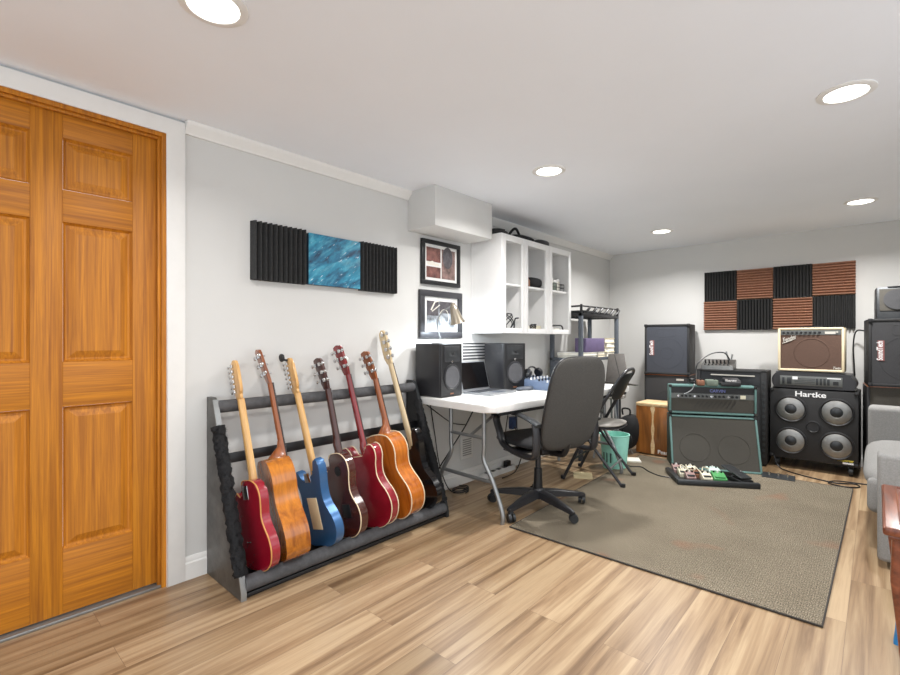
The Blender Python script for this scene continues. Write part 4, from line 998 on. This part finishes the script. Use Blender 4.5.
for a in ((-w/2, -w/2+e, 0, ln), (w/2-e, w/2, 0, ln), (-w/2, w/2, 0, e), (-w/2, w/2, ln-e, ln)): fr(*a, -.004, .02, .005)(m)
m.build('front_edge', M['teal'], t)
m = MB(); fr(-w/2+e, w/2-e, e, ln-e, .004, .012)(m); m.build('grille', M['grille_grey'], t)
m = MB()
for sx in (-.15, .15): m.tube([rt @ Vector((sx+.12*math.cos(k*.157), .004, .19+.12*math.sin(k*.157))) for k in range(40)], .003, 6, True)
m.build('speaker_outline', M['grille_grey'], t)
corner_caps(t, -w/2+.01, w/2-.01, sb, d, h2-.012, h2-.012, .028)
t2 = thing('guitar_amplifier', 'teal edged guitar amp head on the slanted cabinet', 'amplifier', org+Vector((0, 0, h2+.0005)), az2)
m = MB(); h3 = .268; y0_ = sb-.005; m.bb(-w/2, w/2, y0_+.012, d-.03, .014, h3, .008); m.build('cabinet', M['teal'], t2)
m = MB()
for a in ((-w/2, -w/2+e, .014, h3), (w/2-e, w/2, .014, h3), (-w/2, w/2, .014, .014+e), (-w/2, w/2, h3-e, h3)): m.bb(a[0], a[1], y0_-.004, y0_+.03, a[2], a[3], .006)
m.build('front_edge', M['teal'], t2)
MB().bb(-w/2+e, w/2-e, y0_+.006, y0_+.0125, .036, .15).build('grille', M['grille_grey'], t2)
cp = MB().bb(-w/2+e, w/2-e, y0_+.004, y0_+.0125, .15, .195).build('control_panel', M['panel_grey'], t2)
MB().bb(-w/2+e, w/2-e, y0_+.006, y0_+.0125, .195, h3-e).build('upper_panel', M['black'], t2)
for k in range(15):
    q = MB(); x = -.27+k*.033; q.cyl((x, y0_+.004, .172), (x, y0_-.012, .172), .011, .009, 12); q.build('knob', M['black'] if k % 4 else M['chrome'], cp)
MB().bb(.22, .26, y0_, y0_+.004, .158, .188).build('switch_plate', M['ivory'], cp)
text('logo', 'CARVIN', .036, M['txt_blue'], t2, (.045, y0_+.004, .220), FR, .001, width=.12, bold=.0008)
m = MB()
for k in range(9): m.box((-.12+k*.036, y0_+.005, .10), (.005, .003, .075), 0, Matrix.Rotation(R(35), 3, 'Y'))
m.build('slash_vent', M['black'], t2)
corner_caps(t2, -w/2+.01, w/2-.01, y0_, d, .026, h3-.01, .026)
for sx in (-.26, .26):
    for yy in (y0_+.05, d-.07): MB().cyl((sx, yy, 0), (sx, yy, .015), .016, seg=12).build('foot', M['black'], t2)
ax = Vector((math.cos(az2), math.sin(az2), 0)); ay = Vector((-ax.y, ax.x, 0))
def on_head(a, b): return org+ax*a+ay*b+Vector((0, 0, h2+h3+.0012))
t = thing('effects_pedal', 'copper orange pedal on top of the teal amp head', 'pedal', on_head(-.09, .18), az2, 'pedals on the teal amp head')
MB().bb(-.03, .03, -.05, .05, 0, .045, .006).build('housing', M['copper'], t); MB().cyl((0, -.02, .045), (0, -.02, .055), .008, seg=10).build('knob', M['black'], t)
t = thing('effects_pedal', 'sage grey box pedal on top of the teal amp head', 'pedal', on_head(.0, .18), az2, 'pedals on the teal amp head')
MB().bb(-.045, .045, -.05, .05, 0, .05, .005).build('housing', M['sage'], t); MB().cyl((.02, -.02, .05), (.02, -.02, .06), .008, seg=10).build('knob', M['black'], t)
t = thing('effects_pedal', 'wide black pedal with white lettering on the teal amp head', 'pedal', on_head(.145, .18), az2, 'pedals on the teal amp head')
MB().bb(-.08, .07, -.06, .06, 0, .03, .005).build('housing', M['black'], t); m = MB(); m.prism([(-.06, .03), (.05, .03), (.05, .068), (-.05, .05)], -.05, .07, .003, 'yz'); m.build('treadle', M['black_satin'], t)
text('lettering', 'Ibanez', .03, M['txt_white'], t, (-.005, -.053, .050), FR, .001, width=.085, bold=.0006)
cable('cable', 'grey cable hanging over the front of the teal amp head', [on_head(-.14, .16)+Vector((0, 0, .01)), on_head(-.15, .09)+Vector((0, 0, .012)), on_head(-.17, .082)+Vector((0, 0, -.03)), on_head(-.21, .072)+Vector((0, 0, -.06)), on_head(-.235, .070)+Vector((0, 0, -.07))], .0045, 'steel')
cable('cable', 'loop of black cable piled beside the copper pedal on amp head', [on_head(-.15+.03*math.cos(q), .20+.03*math.sin(q))+Vector((0, 0, .008+.004*q)) for q in range(14)], .006, n=4)

# cajon
t = thing('cajon', 'wooden box drum with sunburst front and hourglass stripe', 'drum', (.78, 4.70, .0))
MB().bb(-.148, .148, .012, .30, .012, .47, .004).build('body', M['pale_wood'], t)
MB().bb(-.15, .15, 0, .013, .012, .472, .002).build('front_plate', M['cajon_wood'], t)
MB().bb(-.152, .152, -.002, .302, .472, .503, .005).build('top_board', M['pale_wood'], t)
hz = [(.014, .014), (.018, .10), (.008, .17), (.015, .25), (.008, .32), (.010, .40), (.022, .455), (.012, .472)]
sp = spline([(a, 0, b) for a, b in hz], 6); ol = [(p.x+.01, p.z) for p in sp]+[(-p.x+.01, p.z) for p in reversed(sp)]
m = MB(); m.prism(ol, -.002, 0.0005); m.build('stripe', M['pale_wood'], t)
text('logo', 'Pearl', .05, M['txt_white'], t, (.108, -.0015, .042), FR, .001, width=.10, bold=.0012)
for x in (-.12, .12):
    for y in (.04, .27): MB().cyl((x, y, 0), (x, y, .013), .014, seg=12).build('foot', M['black'], t)

# pedalboard
P0 = Vector((1.275, 3.87, .0093)); P1 = Vector((1.738, 4.149, .0093)); pa = (P1-P0).xy; pz = math.atan2(pa.y, pa.x); L = pa.length
t = thing('pedalboard', 'black pedalboard with padded rim in front of the teal cabinet', 'pedalboard', P0, pz)
dep = .36
m = MB(); m.bb(0, L, .02, dep, .0, .018, .003); m.build('tray', M['black'], t)
MB().bb(-.02, L+.02, -.015, .03, 0, .04, .01).build('rim', M['dark_metal'], t); MB().bb(-.02, .022, .03, dep, 0, .04, .01).build('rim', M['dark_metal'], t)
pax = Vector((math.cos(pz), math.sin(pz), 0)); pay = Vector((-pax.y, pax.x, 0))
specs = [(.06, .30, 'rose', 'rose pedal at rear left of the pedalboard'), (.075, .19, 'ivory', 'ivory pedal, left row middle of the pedalboard'), (.10, .085, 'rose', 'rose pedal at front left of the pedalboard'),
         (.165, .29, 'ivory', 'ivory pedal, rear row second on the pedalboard'), (.17, .18, 'copper', 'copper pedal in the middle of the pedalboard'), (.215, .085, 'ivory', 'ivory pedal just left of the green pedal'), (.325, .25, 'mint', 'pale mint pedal behind the green pedal'), (.31, .10, 'led_green', 'bright green pedal on the pedalboard')]
for a, b, mt, lab in specs:
    big = mt in ('mint', 'led_green'); hw, hd = (.045, .062) if big else (.034, .045)
    tt = thing('effects_pedal', lab, 'pedal', P0+pax*a+pay*b+Vector((0, 0, .0182)), pz+R(random.uniform(-4, 4)), 'pedals on the pedalboard')
    m = MB(); m.prism([(-hd, 0), (hd, 0), (hd, .055), (hd*.1, .05), (-hd, .028)], -hw, hw, .004, 'yz'); hg = m.build('housing', M[mt], tt)
    for k in range(3): MB().cyl((-hw*.6+k*hw*.6, hd*.6, .052), (-hw*.6+k*hw*.6, hd*.6, .066), .007, .006, 10).build('knob', M['black'] if k % 2 == 0 else M['white_plastic'], hg)
    MB().bb(-hw*.8, hw*.8, -hd*.85, -hd*.1, .036, .043, .003).build('footswitch', M['dark_metal'] if mt != 'led_green' else M['led_green'], tt)
tt = thing('wah_pedal', 'black rocker pedal at right end of the pedalboard', 'pedal', P0+pax*.45+pay*.15+Vector((0, 0, .0182)), pz+R(16), None)
m = MB(); m.bb(-.055, .055, -.12, .12, 0, .028, .006); m.build('base', M['black'], tt)
m = MB(); m.prism([(-.115, .036), (.115, .075), (.115, .088), (-.115, .048)], -.045, .045, .004, 'yz'); m.build('treadle', M['dark_metal'], tt)
MB().cyl((-.04, 0, .03), (.04, 0, .065), .006, seg=8).build('pivot', M['steel'], tt)
cable('cable', 'white and dark patch cables looping over the pedalboard', [P0+pax*(.05+.018*q)+pay*(.17+.05*math.sin(q*2.1))+Vector((0, 0, .08+.02*math.sin(q*1.3))) for q in range(12)], .004, 'ivory', n=4)
t = thing('footswitch_bar', 'flat grey footswitch bar on floor right of the pedalboard', 'footswitch', (1.70, 4.585, 0), R(4))
m = MB(); m.prism([(-.05, 0), (.05, 0), (.05, .03), (-.05, .012)], .0, .22, .003, 'yz')
m.build('housing', M['dark_metal'], t)
for k in range(3): MB().cyl((.05+k*.06, .01, .02), (.05+k*.06, .01, .042), .010, seg=12).build('switch_button', M['chrome'], t)

# ------------------------------------------------------------------ sofa
t = thing('sofa', 'grey upholstered sofa along the right side of the room', 'sofa', (0, 0, 0))
MB().bb(2.46, 3.30, 3.27, 4.45, .07, .30, .02).build('base', M['sofa'], t)
MB().bb(2.40, 3.30, 3.125, 3.285, .035, .562, .022, 4).build('arm', M['sofa'], t)
MB().bb(2.352, 3.30, 4.42, 4.60, .035, .655, .03, 4).build('arm', M['sofa'], t)
MB().pillow([(a, b) for a, b in superel(.36, .565, 48, 7)], .10, .10, lambda a, b, c: (a+2.70, b+3.852, c+.385), 2.4).build('seat_cushion', M['sofa'], t)
MB().bb(2.36, 2.44, 3.30, 4.40, .215, .40, .036, 4).build('front_roll', M['sofa'], t)
MB().bb(3.05, 3.32, 3.28, 4.44, .30, .80, .05, 4).build('backrest', M['sofa'], t)
for x in (2.50, 3.25):
    for y in (3.2, 4.5): MB().cyl((x, y, 0), (x, y, .07), .018, .025, 12).build('foot', M['black'], t)

# ------------------------------------------------------------------ wooden bench at the right edge
t = thing('wooden_bench', 'reddish brown polished wooden bench at right edge of the photo', 'bench', (0, 0, 0))
bx0, bx1, by0, by1, bz = 2.412, 2.79, 1.90, 2.46, .57
m = MB(); m.bb(bx0, bx1, by0, by1, bz-.028, bz, .008, 3); m.bb(bx0+.012, bx1-.012, by0+.012, by1-.012, bz-.04, bz-.027, .003); m.build('top', M['cherry_wood'], t)
m = MB(); m.tube([(bx0+.04, by0+.04, bz), (bx1-.04, by0+.04, bz), (bx1-.04, by1-.04, bz), (bx0+.04, by1-.04, bz)], .004, 6, True); m.build('inlay_bead', M['cherry_wood'], t)
m = MB()
m.bb(bx0+.03, bx0+.048, by0+.04, by1-.04, bz-.12, bz-.04); m.bb(bx1-.048, bx1-.03, by0+.04, by1-.04, bz-.12, bz-.04); m.bb(bx0+.048, bx1-.048, by0+.04, by0+.058, bz-.12, bz-.04); m.bb(bx0+.048, bx1-.048, by1-.058, by1-.04, bz-.12, bz-.04)
m.build('apron', M['cherry_wood'], t)
for x in (bx0+.045, bx1-.045):
    for y in (by0+.055, by1-.055):
        s = 1 if x < 2.6 else -1
        m = MB(); rr = []
        for z, o, k in ((bz-.04, 0, .024), (.40, -.002, .026), (.30, .004, .022), (.15, .012, .017), (.05, .012, .015), (0, .008, .016)):
            rr.append([(x+s*o+k*a, y+k*b, z) for a, b in rrect(1, 1, .3, 3)])
        m.ring_loft(rr); lg = m.build('leg', M['cherry_wood'], t)
        MB().ring_loft([[(x+s*o+k*a, y+k*b, z) for a, b in rrect(1, 1, .3, 3)] for z, o, k in ((.075, .012, .0185), (.05, .012, .0190), (.0005, .008, .0205))]).build('foot_sleeve', M['blue_tape'], lg)['label'] = 'bright blue foot sleeve'

# ------------------------------------------------------------------ cables and papers on the floor
g = 'cables under the desk'
cable('cable', 'black cable running down wall from near table end', [(.10, 2.26, .70), (.12, 2.40, .60), (.05, 2.62, .50), (.03, 2.80, .46)], .004, group=g)
cable('cable', 'black cable crossing behind the near table legs', [(.24, 2.70, .69), (.14, 2.66, .48), (.10, 2.52, .30), (.06, 2.45, .16), (.07, 2.5, .01)], .005, group=g)
cable('cable', 'black cable from wall vent down to floor behind table legs', [(.05, 2.38, .69), (.04, 2.44, .45), (.035, 2.50, .2), (.07, 2.58, .006), (.12, 2.72, .006)], .004, group=g)
cable('cable', 'black cable coil on floor against wall under the table', [(.13+.05*math.cos(q*.8), 2.62+.07*math.sin(q*.8), .006+.0015*q) for q in range(20)], .0045, n=4, group=g)
cable('cable', 'black cable hanging in a loop below the office chair seat', [(.20, 3.18, .69), (.15, 3.16, .35), (.18, 3.22, .22), (.16, 3.32, .30), (.10, 3.33, .69)], .004, group=g)
cable('cable', 'black cable from plug adapter to floor under table', [(.06, 3.42, .36), (.10, 3.50, .20), (.12, 3.42, .08), (.14, 3.3, .006), (.16, 3.1, .006)], .0045, group=g)
t = thing('power_strip', 'white power strip along the wall under the table', 'power strip', (.06, 3.18, 0), R(90))
MB().bb(-.22, .22, -.028, .028, 0, .042, .006).build('housing', M['white_plastic'], t)
for k in range(5): MB().bb(-.17+k*.08, -.13+k*.08, -.015, .015, .0415, .044).build('socket', M['slot_dark'], t)
MB().bb(.10, .16, -.02, .02, .044, .09, .006).build('plug', M['black'], t)
for j, (x, y, r_, lab) in enumerate(((.60, 3.62, .5, 'tan paper sheet on floor under the folding chair'),)):
    m = MB(); m.box((x, y, .0012), (.15, .20, .001), 0, Matrix.Rotation(r_, 3, 'Z')); tag(m.build('paper_sheet', M['paper_tan']), lab, 'paper')
m = MB(); m.box((.70, 4.33, .012), (.20, .14, .022), .004, Matrix.Rotation(.5, 3, 'Z')); tag(m.build('manual_stack', M['paper']), 'small stack of pale papers on floor before the cajon', 'papers')
cable('cable', 'black cable from the papers by cajon across to the teal cabinet', [(.72, 4.20, .005), (.80, 4.12, .014), (.88, 4.16, .014), (.98, 4.06, .014), (1.10, 3.99, .014), (1.24, 4.02, .014)], .004)
cable('cable', 'black cable looping on floor in front of the bass cabinet', [(1.72, 5.04, .10), (1.76, 4.98, .02), (1.83, 4.90, .006), (1.98, 4.80, .006), (2.16, 4.74, .006), (2.27, 4.80, .006), (2.30, 4.72, .006), (2.22, 4.66, .006), (2.12, 4.70, .006), (2.16, 4.78, .012), (2.30, 4.84, .006), (2.42, 4.86, .006)], .005)
cable('cable', 'black cable hanging on the back wall left of right speaker stack', [(2.36, 5.36, 1.18), (2.27, 5.42, 1.20), (2.245, 5.45, 1.08), (2.25, 5.47, .90), (2.26, 5.49, .60)], .006)

# ------------------------------------------------------------------ world, camera, view
w = bpy.data.worlds.new('World'); bpy.context.scene.world = w; w.use_nodes = True
bg = w.node_tree.nodes['Background']; bg.inputs[0].default_value = (.88, .94, 1, 1); bg.inputs[1].default_value = 1.3
cam = bpy.data.cameras.new('Camera'); cam.sensor_width = 36; cam.lens = 471.4/900*36; cam.shift_y = (339.4-337.5)/900
co = bpy.data.objects.new('Camera', cam); COL.objects.link(co)
co.location = (2.40, 0, 1.124); co.rotation_euler = (R(90), 0, R(42.18)); cam.clip_start = .05
sc = bpy.context.scene; sc.camera = co
sc.view_settings.view_transform = 'Standard'; sc.view_settings.look = 'None'; sc.view_settings.gamma = 1; sc.view_settings.exposure = 0.52
